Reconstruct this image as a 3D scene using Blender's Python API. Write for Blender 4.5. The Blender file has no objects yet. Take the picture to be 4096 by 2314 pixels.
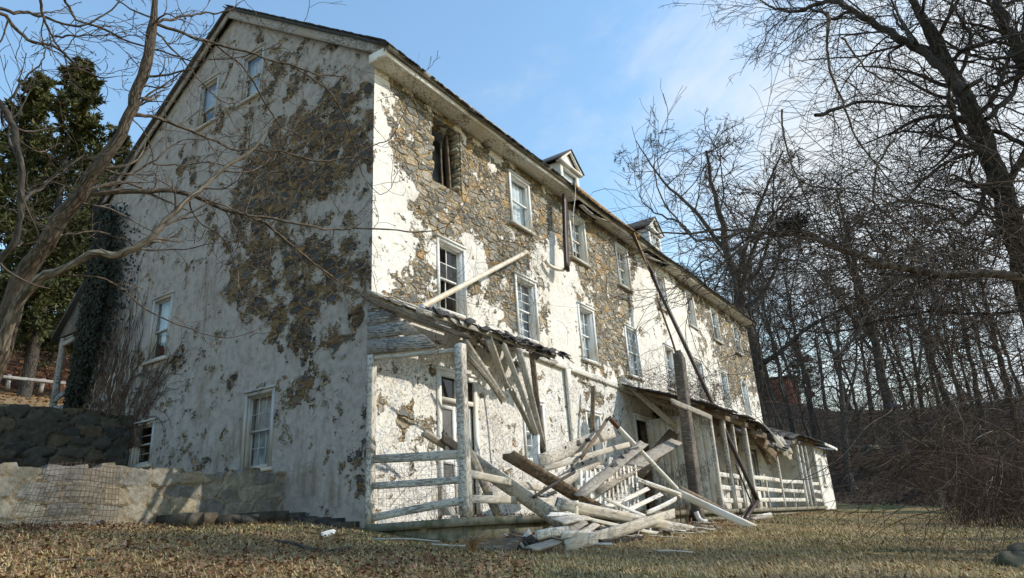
import bpy, math, random
import numpy as np
from mathutils import Vector, Matrix
S = bpy.context.scene
COL = S.collection
R = random.Random(7)
RN = np.random.default_rng(11)
rad = math.radians

# ------------------------------------------------------------------ camera
CAM = np.array((-9.323, -9.441, -0.296))
YAW, PITCH, ROLL, FPX = rad(32.979), rad(19.427), rad(-3.392), 2721.1 * 2575 / 4096
_f = np.array((math.cos(PITCH) * math.cos(YAW), math.cos(PITCH) * math.sin(YAW), math.sin(PITCH)))
_r0 = np.array((math.sin(YAW), -math.cos(YAW), 0.0)); _u0 = np.cross(_r0, _f)
_r = math.cos(ROLL) * _r0 + math.sin(ROLL) * _u0
_u = -math.sin(ROLL) * _r0 + math.cos(ROLL) * _u0
cam = bpy.data.cameras.new('camera'); cam.sensor_width = 36
cam.lens = 36 * FPX / 2575; cam.clip_start = 0.1; cam.clip_end = 2000
cam_ob = bpy.data.objects.new('camera', cam); COL.objects.link(cam_ob)
M = Matrix(((_r[0], _u[0], -_f[0], CAM[0]), (_r[1], _u[1], -_f[1], CAM[1]), (_r[2], _u[2], -_f[2], CAM[2]), (0, 0, 0, 1)))
cam_ob.matrix_world = M
S.camera = cam_ob

def ray(x, y): return _f + _r * (x - 1287.5) / FPX - _u * (y - 727.4) / FPX
def _at(x, y, i, v):
    d = ray(x, y); return CAM + d * (v - CAM[i]) / d[i]
def aX(x, y, v=0.0): return _at(x, y, 0, v)
def aY(x, y, v=0.0): return _at(x, y, 1, v)
def aZ(x, y, v=0.0): return _at(x, y, 2, v)
def pd(x, y, d): return CAM + ray(x, y) * d

# ------------------------------------------------------------------ sky, sun, exposure
SUN_EL = rad(33.0); SUN_DIR = np.array((0.567 * math.cos(SUN_EL), -0.824 * math.cos(SUN_EL), math.sin(SUN_EL)))
W = bpy.data.worlds.new('World'); S.world = W; W.use_nodes = True
nt = W.node_tree; nt.nodes.clear()
def nd(nt, typ, **kw):
    n = nt.nodes.new(typ)
    for k, v in kw.items():
        if k.startswith('i_'):
            key = k[2:]
            key = int(key) if key.isdigit() else key.replace('_', ' ')
            s = n.inputs[key]
            if isinstance(v, bpy.types.NodeSocket): nt.links.new(v, s)
            else: s.default_value = v
        else: setattr(n, k, v)
    return n
def math_(nt, op, a, b=0.0, clamp=False):
    n = nt.nodes.new('ShaderNodeMath'); n.operation = op; n.use_clamp = clamp
    for i, v in enumerate((a, b)):
        if isinstance(v, bpy.types.NodeSocket): nt.links.new(v, n.inputs[i])
        else: n.inputs[i].default_value = v
    return n.outputs[0]
def sstep(nt, v, lo, hi):
    n = nt.nodes.new('ShaderNodeMapRange'); n.interpolation_type = 'SMOOTHSTEP'
    nt.links.new(v, n.inputs[0]); n.inputs[1].default_value = lo; n.inputs[2].default_value = hi
    return n.outputs[0]
def mix(nt, f, a, b, blend='MIX'):
    n = nt.nodes.new('ShaderNodeMix'); n.data_type = 'RGBA'; n.blend_type = blend
    for s, v in ((n.inputs[0], f), (n.inputs[6], a), (n.inputs[7], b)):
        if isinstance(v, bpy.types.NodeSocket): nt.links.new(v, s)
        elif isinstance(v, (int, float)): s.default_value = v
        else: s.default_value = (*v, 1)
    return n.outputs[2]
def noise(nt, vec, scale, detail=4.0, rough=0.55, dist=0.0):
    n = nt.nodes.new('ShaderNodeTexNoise'); nt.links.new(vec, n.inputs['Vector'])
    n.inputs['Scale'].default_value = scale; n.inputs['Detail'].default_value = detail
    n.inputs['Roughness'].default_value = rough; n.inputs['Distortion'].default_value = dist
    return n.outputs['Fac']
sky = nd(nt, 'ShaderNodeTexSky', sky_type='NISHITA', sun_disc=False, sun_elevation=SUN_EL, sun_rotation=math.atan2(0.567, -0.824))
sky.air_density = 1.7; sky.dust_density = 0.2; sky.ozone_density = 2.2; sky.altitude = 150
tc = nd(nt, 'ShaderNodeTexCoord')
mp = nd(nt, 'ShaderNodeMapping', i_Vector=tc.outputs['Generated']); mp.inputs['Scale'].default_value = (1.0, 1.0, 2.2); mp.inputs['Rotation'].default_value = (0.2, 0.3, 0.5)
c1 = noise(nt, mp.outputs[0], 1.6, 7, 0.62, 0.6)
c2 = noise(nt, mp.outputs[0], 5.0, 6, 0.6, 0.3)
cs = math_(nt, 'ADD', math_(nt, 'MULTIPLY', c1, 0.75), math_(nt, 'MULTIPLY', c2, 0.25))
# thin cloud lies thicker towards the sun's side of the sky
dotn = nd(nt, 'ShaderNodeVectorMath', operation='DOT_PRODUCT'); nt.links.new(tc.outputs['Generated'], dotn.inputs[0]); dotn.inputs[1].default_value = (0.93, -0.33, 0.1)
side = nd(nt, 'ShaderNodeMapRange'); nt.links.new(dotn.outputs['Value'], side.inputs[0])
side.inputs[1].default_value = 0.30; side.inputs[2].default_value = 0.9; side.inputs[3].default_value = -0.26; side.inputs[4].default_value = 0.13
cf = sstep(nt, math_(nt, 'ADD', cs, side.outputs[0]), 0.38, 0.66)
hs = nd(nt, 'ShaderNodeHueSaturation', i_Color=sky.outputs[0], i_Saturation=1.2, i_Value=1.02)
skyc = mix(nt, math_(nt, 'ADD', math_(nt, 'MULTIPLY', cf, 0.88), 0.09), hs.outputs[0], (3.5, 3.75, 3.95))
bg = nd(nt, 'ShaderNodeBackground', i_Color=skyc, i_Strength=0.15)
nt.links.new(bg.outputs[0], nd(nt, 'ShaderNodeOutputWorld').inputs[0])

sun = bpy.data.lights.new('sun', 'SUN'); sun.energy = 2.55; sun.angle = rad(0.5); sun.color = (1.0, 0.93, 0.82)
so = bpy.data.objects.new('sun', sun); COL.objects.link(so)
so.rotation_euler = Vector(SUN_DIR).to_track_quat('Z', 'Y').to_euler()
S.view_settings.view_transform = 'Standard'; S.view_settings.look = 'None'; S.view_settings.gamma = 1
S.view_settings.exposure = 0.72

# ------------------------------------------------------------------ mesh helpers
class MB:
    """gathers verts / faces / uvs, then links them as ONE mesh object"""
    def __init__(s): s.v = []; s.f = []; s.uv = []; s.n = 0
    def add(s, V, F, UV=None):
        V = np.asarray(V, float).reshape(-1, 3)
        s.v.append(V)
        F = np.asarray(F, int)
        if UV is None: UV = np.zeros(F.shape + (2,))
        s.f.append(F + s.n); s.uv.append(np.asarray(UV, float).reshape(F.shape + (2,)))
        s.n += len(V)
    def quad(s, a, b, c, d):
        a, b, c, d = [np.asarray(q, float) for q in (a, b, c, d)]
        w = np.linalg.norm(b - a); h = np.linalg.norm(d - a)
        s.add([a, b, c, d], [[0, 1, 2, 3]], [[[0, 0], [w, 0], [w, h], [0, h]]])
    def tri(s, a, b, c): s.quad(a, b, c, (np.asarray(c, float) + np.asarray(a, float)) / 2)
    def hexa(s, P):
        """8 corners: bottom 0-3 ccw, top 4-7"""
        P = np.asarray(P, float)
        F = [[0, 3, 2, 1], [4, 5, 6, 7], [0, 1, 5, 4], [1, 2, 6, 5], [2, 3, 7, 6], [3, 0, 4, 7]]
        UV = []
        for f in F:
            e1 = P[f[1]] - P[f[0]]; e2 = P[f[3]] - P[f[0]]
            l1, l2 = np.linalg.norm(e1), np.linalg.norm(e2)
            o = (f[0] * 1.37 + s.n * .113)
            UV.append([[o, 0], [o + l1, 0], [o + l1, l2], [o, l2]] if l1 >= l2 else [[o, 0], [o, l1], [o + l2, l1], [o + l2, 0]])
        s.add(P, F, UV)
    def box(s, lo, hi, fn=None):
        x0, y0, z0 = lo; x1, y1, z1 = hi
        P = [(x0, y0, z0), (x1, y0, z0), (x1, y1, z0), (x0, y1, z0), (x0, y0, z1), (x1, y0, z1), (x1, y1, z1), (x0, y1, z1)]
        if fn: P = [fn(*p) for p in P]
        s.hexa(P)
    def board(s, p0, p1, w, t, side=None, n=7, jag=0.03, warp=0.008, taper=1.0, bend=0.0):
        """a plank from p0 to p1, w wide along `side`, t thick, slightly warped, with ragged ends"""
        p0 = np.asarray(p0, float); p1 = np.asarray(p1, float)
        L = p1 - p0; ln = np.linalg.norm(L); L = L / ln
        if side is None: side = np.cross(L, np.array((-0.83, -0.55, 0.05)))
        side = np.asarray(side, float); side = side - L * side.dot(L); side /= np.linalg.norm(side)
        up = np.cross(L, side)
        m = 4
        V = []; ph = R.uniform(0, 6)
        for i in range(n + 1):
            tt = i / n
            ww = w * (1 + (taper - 1) * tt) * (1 + R.uniform(-.005, .005))
            off = side * (math.sin(ph + tt * 3) * warp) + up * (math.sin(ph * 2 + tt * 4) * warp + bend * 4 * tt * (1 - tt))
            for k in range(m):
                e = 0
                if i == 0: e = -R.uniform(0, jag) * R.choice((.3, 1))
                if i == n: e = R.uniform(0, jag) * R.choice((.3, 1))
                c = p0 + L * (tt * ln + e) + off + side * ww * (k / (m - 1) - .5)
                V.append(c + up * t / 2); V.append(c - up * t / 2)
        F = []; UV = []
        o = R.uniform(0, 50); o2 = R.uniform(0, 50)
        def q(a, b, c, d, ua, ub, va, vb):
            F.append([a, b, c, d]); UV.append([[o + ua, o2 + va], [o + ua, o2 + vb], [o + ub, o2 + vb], [o + ub, o2 + va]])
        for i in range(n):
            ua, ub = i / n * ln, (i + 1) / n * ln
            a0 = i * 2 * m; b0 = a0 + 2 * m
            for k in range(m - 1):
                va, vb = k / (m - 1) * w, (k + 1) / (m - 1) * w
                q(a0 + 2 * k, a0 + 2 * k + 2, b0 + 2 * k + 2, b0 + 2 * k, ua, ub, va, vb)
                q(a0 + 2 * k + 1, b0 + 2 * k + 1, b0 + 2 * k + 3, a0 + 2 * k + 3, ua, ub, va + 9, vb + 9)
            q(a0, b0, b0 + 1, a0 + 1, ua, ub, 20, 20 + t)
            e = 2 * m - 2
            q(a0 + e, a0 + e + 1, b0 + e + 1, b0 + e, ua, ub, 23, 23 + t)
        for a0, fl in ((0, 0), (n * 2 * m, 1)):
            for k in range(m - 1):
                i4 = [a0 + 2 * k, a0 + 2 * k + 1, a0 + 2 * k + 3, a0 + 2 * k + 2]
                q(*(i4[::-1] if fl else i4), 0, t, 30, 30 + w / 3)
        s.add(V, F, UV)
    def tubes(s, P, Rr, sides=4, cap=False):
        """batch of B polylines: P (B,N,3), radii (B,N)"""
        P = np.asarray(P, float); Rr = np.asarray(Rr, float)
        if P.ndim == 2: P = P[None]; Rr = Rr[None]
        B, N, _ = P.shape
        if B == 0: return
        T = np.gradient(P, axis=1); T /= np.linalg.norm(T, axis=2, keepdims=True) + 1e-9
        mean = P[:, -1] - P[:, 0]; mean /= np.linalg.norm(mean, axis=1, keepdims=True) + 1e-9
        ref = np.where(np.abs(mean[:, 2:3]) < 0.75, np.array([[0, 0, 1.0]]), np.array([[1.0, 0.13, 0]]))[:, None, :]
        A = np.cross(T, np.broadcast_to(ref, T.shape)); A /= np.linalg.norm(A, axis=2, keepdims=True) + 1e-9
        Bv = np.cross(T, A)
        th = np.arange(sides) / sides * 2 * np.pi
        ring = A[:, :, None, :] * np.cos(th)[None, None, :, None] + Bv[:, :, None, :] * np.sin(th)[None, None, :, None]
        V = P[:, :, None, :] + ring * Rr[:, :, None, None]
        idx = np.arange(B * N * sides).reshape(B, N, sides)
        a = idx[:, :-1, :]; b = np.roll(idx, -1, axis=2)[:, :-1, :]
        c = np.roll(idx, -1, axis=2)[:, 1:, :]; d = idx[:, 1:, :]
        F = np.stack([a, b, c, d], -1).reshape(-1, 4)
        seg = np.linalg.norm(np.diff(P, axis=1), axis=2); cum = np.concatenate([np.zeros((B, 1)), np.cumsum(seg, 1)], 1) + np.arange(B)[:, None] * 1.7
        u0 = np.broadcast_to(cum[:, :-1, None], a.shape); u1 = np.broadcast_to(cum[:, 1:, None], a.shape)
        circ = Rr.mean() * 6.28
        v0 = np.broadcast_to((np.arange(sides) / sides * circ)[None, None], a.shape); v1 = v0 + circ / sides
        UV = np.stack([np.stack([u0, v0], -1), np.stack([u0, v1], -1), np.stack([u1, v1], -1), np.stack([u1, v0], -1)], -2).reshape(-1, 4, 2)
        s.add(V.reshape(-1, 3), F, UV)
        if cap:
            for bi in range(B):
                for e, rv in ((0, False), (N - 1, True)):
                    ids = idx[bi, e]; ids = ids if rv else ids[::-1]
                    k = len(s.v) - 1; base = s.n - B * N * sides
                    for j in range(1, sides - 1, 2):
                        q = [ids[0], ids[j], ids[j + 1], ids[(j + 2) % sides]] if j + 2 < sides else [ids[0], ids[j], ids[j + 1], ids[0]]
                        if len(set(q)) == 4:
                            s.f.append(np.array([q]) + base); s.uv.append(np.zeros((1, 4, 2)))
    def cards(s, C, U, V):
        """many small four-cornered leaves: centres C, half vectors U, V"""
        P = np.stack([C - U, C - V * .9 + U * .1, C + U, C + V], 1)
        n = len(C)
        F = np.arange(n * 4).reshape(n, 4)
        s.add(P.reshape(-1, 3), F, np.tile(np.array([[0, 0], [1, 0], [1, 1], [0, 1.0]]), (n, 1, 1)))
    def build(s, name, mat, parent=None, smooth=False, attrs=None):
        V = np.concatenate(s.v); F = np.concatenate(s.f); UV = np.concatenate(s.uv)
        me = bpy.data.meshes.new(name)
        me.vertices.add(len(V)); me.vertices.foreach_set('co', V.ravel().astype(np.float32))
        me.loops.add(F.size); me.loops.foreach_set('vertex_index', F.ravel().astype(np.int32))
        me.polygons.add(len(F)); me.polygons.foreach_set('loop_start', (np.arange(len(F)) * 4).astype(np.int32))
        me.polygons.foreach_set('loop_total', np.full(len(F), 4, np.int32))
        me.update(calc_edges=True)
        ul = me.uv_layers.new(name='UVMap'); ul.data.foreach_set('uv', UV.ravel().astype(np.float32))
        if attrs:
            for k, a in attrs.items():
                at = me.attributes.new(k, 'FLOAT', 'POINT'); at.data.foreach_set('value', np.asarray(a, np.float32))
        me.materials.append(mat)
        if smooth: me.polygons.foreach_set('use_smooth', np.ones(len(F), bool))
        me.validate()
        o = bpy.data.objects.new(name, me); COL.objects.link(o)
        if parent is not None:
            o.parent = parent
            if parent.type == 'EMPTY': o.matrix_parent_inverse = Matrix.Translation(-Vector(parent.location))
        return o
def tag(o, label=None, cat=None, group=None, kind=None):
    if label: o['label'] = label
    if cat: o['category'] = cat
    if group: o['group'] = group
    if kind: o['kind'] = kind
    return o
def empty(name, loc, label, cat, group=None):
    o = bpy.data.objects.new(name, None); COL.objects.link(o); o.location = loc; o.empty_display_size = .2
    return tag(o, label, cat, group)
def copy_tree(o, parent=None):
    c = o.copy(); COL.objects.link(c)
    if parent is not None: c.parent = parent
    for ch in o.children: copy_tree(ch, c)
    return c
def spline(pts, n):
    """Catmull-Rom through control rows"""
    P = np.asarray(pts, float)
    P = np.concatenate([[2 * P[0] - P[1]], P, [2 * P[-1] - P[-2]]])
    k = len(P) - 3; t = np.linspace(0, k - 1e-6, n); i = t.astype(int); f = (t - i)[:, None]
    a, b, c, d = P[i], P[i + 1], P[i + 2], P[i + 3]
    return .5 * (2 * b + (c - a) * f + (2 * a - 5 * b + 4 * c - d) * f * f + (3 * b - a - 3 * c + d) * f ** 3)

# ------------------------------------------------------------------ materials
def new_mat(name):
    m = bpy.data.materials.new(name); m.use_nodes = True; t = m.node_tree; t.nodes.clear()
    out = t.nodes.new('ShaderNodeOutputMaterial'); b = t.nodes.new('ShaderNodeBsdfPrincipled')
    t.links.new(b.outputs[0], out.inputs[0]); b.inputs['Roughness'].default_value = .85
    b.inputs['Specular IOR Level'].default_value = .25
    return m, t, b
def setc(t, b, c):
    if isinstance(c, bpy.types.NodeSocket): t.links.new(c, b.inputs['Base Color'])
    else: b.inputs['Base Color'].default_value = (*c, 1)
def bump(t, b, h, strength=.5, dist=.02):
    n = nd(t, 'ShaderNodeBump', i_Height=h, i_Strength=strength, i_Distance=dist); t.links.new(n.outputs[0], b.inputs['Normal'])
def objc(t): return nd(t, 'ShaderNodeTexCoord').outputs['Object']
def geopos(t): return nd(t, 'ShaderNodeNewGeometry').outputs['Position']

def masonry(name, stones, mortar, scale, plaster=None, plaster2=None, stain=(.42, .36, .28), chips=0.0, dirt=0.0, zs=2.1, bstr=1.0, jw=.07):
    m, t, b = new_mat(name)
    P = objc(t)
    wv = nd(t, 'ShaderNodeTexNoise', i_Vector=P); wv.inputs['Scale'].default_value = 2.6; wv.inputs['Detail'].default_value = 2
    off = nd(t, 'ShaderNodeVectorMath', operation='MULTIPLY_ADD', i_0=wv.outputs['Color']); off.inputs[1].default_value = (.28, .28, .16); t.links.new(P, off.inputs[2])
    mp = nd(t, 'ShaderNodeMapping', i_Vector=off.outputs[0]); mp.inputs['Scale'].default_value = (1, 1, zs)
    def vor(sc, rnd):
        v1 = nd(t, 'ShaderNodeTexVoronoi', i_Vector=mp.outputs[0], i_Scale=sc, i_Randomness=rnd)
        v2 = nd(t, 'ShaderNodeTexVoronoi', feature='DISTANCE_TO_EDGE', i_Vector=mp.outputs[0], i_Scale=sc, i_Randomness=rnd)
        sp = nd(t, 'ShaderNodeSeparateColor', i_0=v1.outputs['Color'])
        loc = nd(t, 'ShaderNodeVectorMath', operation='SUBTRACT', i_0=mp.outputs[0]); t.links.new(v1.outputs['Position'], loc.inputs[1])
        tv = nd(t, 'ShaderNodeVectorMath', operation='SUBTRACT', i_0=v1.outputs['Color']); tv.inputs[1].default_value = (.5, .5, .5)
        dt = nd(t, 'ShaderNodeVectorMath', operation='DOT_PRODUCT', i_0=loc.outputs[0]); t.links.new(tv.outputs[0], dt.inputs[1])
        return sp.outputs[0], sp.outputs[1], sp.outputs[2], math_(t, 'MULTIPLY', v2.outputs['Distance'], 2.5 / sc * (sc / scale)), math_(t, 'MULTIPLY', dt.outputs['Value'], sc)
    A = vor(scale, 1.0); B = vor(scale * 2.1, 1.0)
    pick = math_(t, 'GREATER_THAN', noise(t, P, 1.7, 2, .5), .53)
    def sel(i):
        n = nd(t, 'ShaderNodeMix'); t.links.new(pick, n.inputs[0]); t.links.new(A[i], n.inputs[2]); t.links.new(B[i], n.inputs[3]); return n.outputs[0]
    c0, c1_, c2_, dte, tilt = [sel(i) for i in range(5)]
    ramp = t.nodes.new('ShaderNodeValToRGB'); t.links.new(c0, ramp.inputs[0]); ramp.color_ramp.interpolation = 'CONSTANT'
    el = ramp.color_ramp.elements
    while len(el) < len(stones): el.new(.5)
    for i, c in enumerate(stones): el[i].position = i / len(stones); el[i].color = (*c, 1)
    n1 = noise(t, P, 9, 6, .65); n2 = noise(t, P, 45, 4, .6); nb = noise(t, P, 1.3, 5, .6); n4 = noise(t, P, 5, 5, .7, .5)
    st = mix(t, math_(t, 'MULTIPLY', sstep(t, n4, .53, .70), .5), ramp.outputs[0], mortar)
    st = mix(t, sstep(t, n2, .35, .75), mix(t, 1.0, st, (.6, .6, .6), 'MULTIPLY'), st)
    st = mix(t, sstep(t, n1, .55, .75), st, mix(t, 1.0, st, (1.5, 1.5, 1.5), 'MULTIPLY'))
    edge = math_(t, 'ADD', dte, math_(t, 'MULTIPLY', math_(t, 'SUBTRACT', n1, .5), .22))
    edge = math_(t, 'ADD', edge, math_(t, 'MULTIPLY', math_(t, 'SUBTRACT', n4, .5), .14))
    joint = sstep(t, edge, .0, jw)
    mo = mix(t, n1, mortar, tuple(c * .5 for c in mortar))
    col = mix(t, joint, mo, st)
    hs = math_(t, 'ADD', math_(t, 'MULTIPLY', joint, math_(t, 'ADD', math_(t, 'MULTIPLY', c1_, .6), .5)), math_(t, 'MULTIPLY', n1, .5))
    hs = math_(t, 'ADD', hs, math_(t, 'MULTIPLY', math_(t, 'MULTIPLY', tilt, joint), 1.5))
    hs = math_(t, 'ADD', hs, math_(t, 'MULTIPLY', n2, .15))
    if plaster is None:
        setc(t, b, col); bump(t, b, hs, bstr, .05); return m
    at = nd(t, 'ShaderNodeAttribute', attribute_name='bias')
    a1 = math_(t, 'MULTIPLY', math_(t, 'SUBTRACT', noise(t, P, 1.2, 3, .5), .5), .55)
    a2 = math_(t, 'MULTIPLY', math_(t, 'SUBTRACT', noise(t, off.outputs[0], 2.1, 4, .60, .3), .5), 1.75)
    a3 = math_(t, 'MULTIPLY', math_(t, 'SUBTRACT', noise(t, off.outputs[0], 7, 5, .64, .3), .5), .72)
    sg = math_(t, 'MULTIPLY', math_(t, 'SUBTRACT', c2_, .5), .16)
    mk = math_(t, 'ADD', math_(t, 'ADD', at.outputs['Fac'], math_(t, 'ADD', a1, a2)), math_(t, 'ADD', a3, sg))
    mk = math_(t, 'ADD', mk, math_(t, 'MULTIPLY', math_(t, 'SUBTRACT', joint, .6), -.06))
    dab = math_(t, 'MULTIPLY', sstep(t, noise(t, mp.outputs[0], 4.2, 4, .6, .4), .615, .63), joint)
    full = math_(t, 'MAXIMUM', sstep(t, mk, .485, .515), dab)
    coat = math_(t, 'MULTIPLY', sstep(t, mk, .37, .43), sstep(t, nb, .40, .52))
    # plaster skin
    big = noise(t, P, .8, 5, .6); mid = noise(t, P, 4.5, 6, .7); mps = nd(t, 'ShaderNodeMapping', i_Vector=P); mps.inputs['Scale'].default_value = (3, 3, .35)
    streak = noise(t, mps.outputs[0], 2.2, 5, .65)
    pl = mix(t, sstep(t, mid, .38, .72), plaster, plaster2)
    pl = mix(t, math_(t, 'MULTIPLY', sstep(t, math_(t, 'ADD', math_(t, 'MULTIPLY', big, .6), math_(t, 'MULTIPLY', streak, .4)), .5, .68), .52 + dirt), pl, stain)
    lost = sstep(t, math_(t, 'ADD', math_(t, 'MULTIPLY', math_(t, 'SUBTRACT', mk, .5), .8), noise(t, P, 7, 6, .75)), .40, .43)
    pl = mix(t, math_(t, 'MULTIPLY', math_(t, 'SUBTRACT', 1.0, lost), .8), pl, tuple(c * .95 for c in stain))
    ck = nd(t, 'ShaderNodeTexVoronoi', feature='DISTANCE_TO_EDGE', i_Vector=off.outputs[0], i_Scale=.55)
    crack = sstep(t, math_(t, 'ADD', ck.outputs['Distance'], math_(t, 'MULTIPLY', math_(t, 'SUBTRACT', mid, .5), .05)), .001, .007)
    pl = mix(t, math_(t, 'MULTIPLY', math_(t, 'MULTIPLY', math_(t, 'SUBTRACT', 1.0, crack), sstep(t, big, .5, .6)), .45), pl, (.2, .18, .15))
    if chips:
        at2 = nd(t, 'ShaderNodeAttribute', attribute_name='chip')
        cn = noise(t, P, 16, 3, .6, 1.2)
        chip = math_(t, 'MULTIPLY', sstep(t, math_(t, 'ADD', cn, math_(t, 'MULTIPLY', math_(t, 'SUBTRACT', big, .5), .35)), .565, .585), at2.outputs['Fac'])
        pl = mix(t, math_(t, 'MULTIPLY', chip, chips), pl, mix(t, c0, (.36, .42, .52), (.45, .40, .32)))
    else: chip = None
    coatc = mix(t, mid, (.50, .41, .28), (.36, .27, .16))
    col = mix(t, coat, col, coatc); col = mix(t, full, col, pl)
    hp = math_(t, 'ADD', math_(t, 'MULTIPLY', big, 1.2), math_(t, 'ADD', math_(t, 'MULTIPLY', mid, .45), 1.25))
    if chip is not None: hp = math_(t, 'SUBTRACT', hp, math_(t, 'MULTIPLY', chip, .22))
    hmix = nd(t, 'ShaderNodeMix'); t.links.new(full, hmix.inputs[0]); t.links.new(math_(t, 'ADD', hs, math_(t, 'MULTIPLY', coat, .35)), hmix.inputs[2]); t.links.new(hp, hmix.inputs[3])
    setc(t, b, col); bump(t, b, hmix.outputs[0], bstr, .07)
    aa = nd(t, 'ShaderNodeAttribute', attribute_name='amp')
    hst = math_(t, 'MULTIPLY', math_(t, 'ADD', hs, math_(t, 'MULTIPLY', coat, .3)), .42)
    h2 = nd(t, 'ShaderNodeMix'); t.links.new(full, h2.inputs[0]); t.links.new(hst, h2.inputs[2]); t.links.new(math_(t, 'ADD', 1.0, math_(t, 'MULTIPLY', math_(t, 'SUBTRACT', big, .5), .5)), h2.inputs[3])
    dn = nd(t, 'ShaderNodeDisplacement', i_Height=math_(t, 'MULTIPLY', math_(t, 'SUBTRACT', h2.outputs[0], 1.0), aa.outputs['Fac']), i_Midlevel=0.0, i_Scale=.060)
    t.links.new(dn.outputs[0], [n for n in t.nodes if n.type == 'OUTPUT_MATERIAL'][0].inputs['Displacement'])
    m.displacement_method = 'BOTH'
    return m
ST_F = [(.235, .255, .25), (.34, .345, .315), (.155, .17, .175), (.44, .375, .26), (.28, .295, .28), (.20, .218, .22), (.44, .31, .165), (.42, .405, .35), (.17, .185, .185), (.31, .315, .29), (.36, .33, .26)]
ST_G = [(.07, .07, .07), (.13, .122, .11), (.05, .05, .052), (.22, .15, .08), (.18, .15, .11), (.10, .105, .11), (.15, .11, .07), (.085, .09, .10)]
ST_F = [tuple(min(.8, v * k) for v, k in zip(c, (1.28, 1.2, 1.12))) for c in ST_F]
M_front = masonry('front_wall', ST_F, (.72, .52, .28), 2.5, (.80, .775, .72), (.72, .67, .58), (.54, .45, .32), chips=.8, jw=.12, dirt=.12)
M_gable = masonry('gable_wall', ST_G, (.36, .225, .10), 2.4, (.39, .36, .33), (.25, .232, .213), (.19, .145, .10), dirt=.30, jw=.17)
M_plain = masonry('shed_wall', ST_F, (.4, .28, .15), 3.3, (.80, .78, .73), (.70, .66, .58), (.5, .44, .35))



def fieldstone(name, cols, mortar, th):
    m, t, b = new_mat(name); P = objc(t)
    sid = nd(t, 'ShaderNodeAttribute', attribute_name='stone'); jt = nd(t, 'ShaderNodeAttribute', attribute_name='joint')
    rp = t.nodes.new('ShaderNodeValToRGB'); t.links.new(sid.outputs['Fac'], rp.inputs[0]); rp.color_ramp.interpolation = 'CONSTANT'; el = rp.color_ramp.elements
    while len(el) < len(cols): el.new(.5)
    for i, c in enumerate(cols): el[i].position = i / len(cols); el[i].color = (*c, 1)
    n1 = noise(t, P, 6, 7, .7, .3); n2 = noise(t, P, 40, 5, .65); n3 = noise(t, P, 1.4, 4, .6)
    st = mix(t, sstep(t, n1, .38, .66), mix(t, 1.0, rp.outputs[0], (.62, .60, .56), 'MULTIPLY'), rp.outputs[0])
    st = mix(t, math_(t, 'MULTIPLY', sstep(t, n3, .52, .66), .45), st, tuple(c * .8 for c in mortar))
    st = mix(t, sstep(t, n2, .58, .74), st, mix(t, 1.0, st, (1.5, 1.5, 1.45), 'MULTIPLY'))
    e = math_(t, 'ADD', jt.outputs['Fac'], math_(t, 'MULTIPLY', math_(t, 'SUBTRACT', n1, .5), 1.5))
    setc(t, b, mix(t, sstep(t, e, th, th + .25), mix(t, n2, mortar, tuple(c * .45 for c in mortar)), st))
    bump(t, b, math_(t, 'ADD', math_(t, 'MULTIPLY', n1, 1.2), math_(t, 'MULTIPLY', n2, .35)), 1.0, .035); return m
def wood(name, paint, bare, dark, peel, gs=1.0, rough=.8):
    """weathered boards: paint flakes off along the grain; peel 0 = all paint, 1 = all bare"""
    m, t, b = new_mat(name)
    uv = nd(t, 'ShaderNodeTexCoord').outputs['UV']
    mp = nd(t, 'ShaderNodeMapping', i_Vector=uv); mp.inputs['Scale'].default_value = (1.6 * gs, 34 * gs, 1)
    g = noise(t, mp.outputs[0], 1.0, 6, .7, .4)
    mp2 = nd(t, 'ShaderNodeMapping', i_Vector=uv); mp2.inputs['Scale'].default_value = (4.5 * gs, 30 * gs, 1)
    p = noise(t, mp2.outputs[0], 1.4, 6, .72, .5)
    big = noise(t, geopos(t), 1.1, 3, .5)
    wd = mix(t, sstep(t, g, .3, .7), dark, bare)
    msk = sstep(t, math_(t, 'ADD', math_(t, 'ADD', math_(t, 'MULTIPLY', p, .8), math_(t, 'MULTIPLY', g, .2)), math_(t, 'MULTIPLY', math_(t, 'SUBTRACT', big, .5), .5)), peel - .025, peel + .025)
    pc = mix(t, math_(t, 'MULTIPLY', sstep(t, big, .45, .65), .5), paint, tuple(c * k for c, k in zip(paint, (.72, .60, .44))))
    setc(t, b, mix(t, msk, wd, pc)); b.inputs['Roughness'].default_value = rough
    bump(t, b, math_(t, 'ADD', math_(t, 'MULTIPLY', msk, .8), g), .35, .004)
    return m
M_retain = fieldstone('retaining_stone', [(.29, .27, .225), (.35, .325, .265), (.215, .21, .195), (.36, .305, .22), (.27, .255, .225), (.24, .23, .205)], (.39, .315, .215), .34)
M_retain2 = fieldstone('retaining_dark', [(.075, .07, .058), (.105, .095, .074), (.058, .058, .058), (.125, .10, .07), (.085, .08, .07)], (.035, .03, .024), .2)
M_white = wood('white_painted_wood', (.74, .72, .66), (.36, .30, .23), (.13, .11, .09), .44)
M_fascia = wood('fascia_paint', (.80, .785, .74), (.36, .29, .21), (.12, .10, .08), .385)
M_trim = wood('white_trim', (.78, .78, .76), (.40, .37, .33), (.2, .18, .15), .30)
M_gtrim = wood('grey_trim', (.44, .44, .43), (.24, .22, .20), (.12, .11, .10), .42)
M_peel = wood('peeling_wood', (.64, .615, .555), (.40, .355, .29), (.19, .16, .13), .485)
M_grey = wood('grey_weathered_wood', (.55, .52, .46), (.40, .36, .30), (.19, .165, .135), .60)
M_tan = wood('tan_weathered_wood', (.60, .575, .515), (.46, .42, .355), (.27, .235, .19), .50)
M_gpanel = wood('grey_siding_wood', (.40, .385, .36), (.19, .175, .155), (.085, .075, .065), .52)
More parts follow.
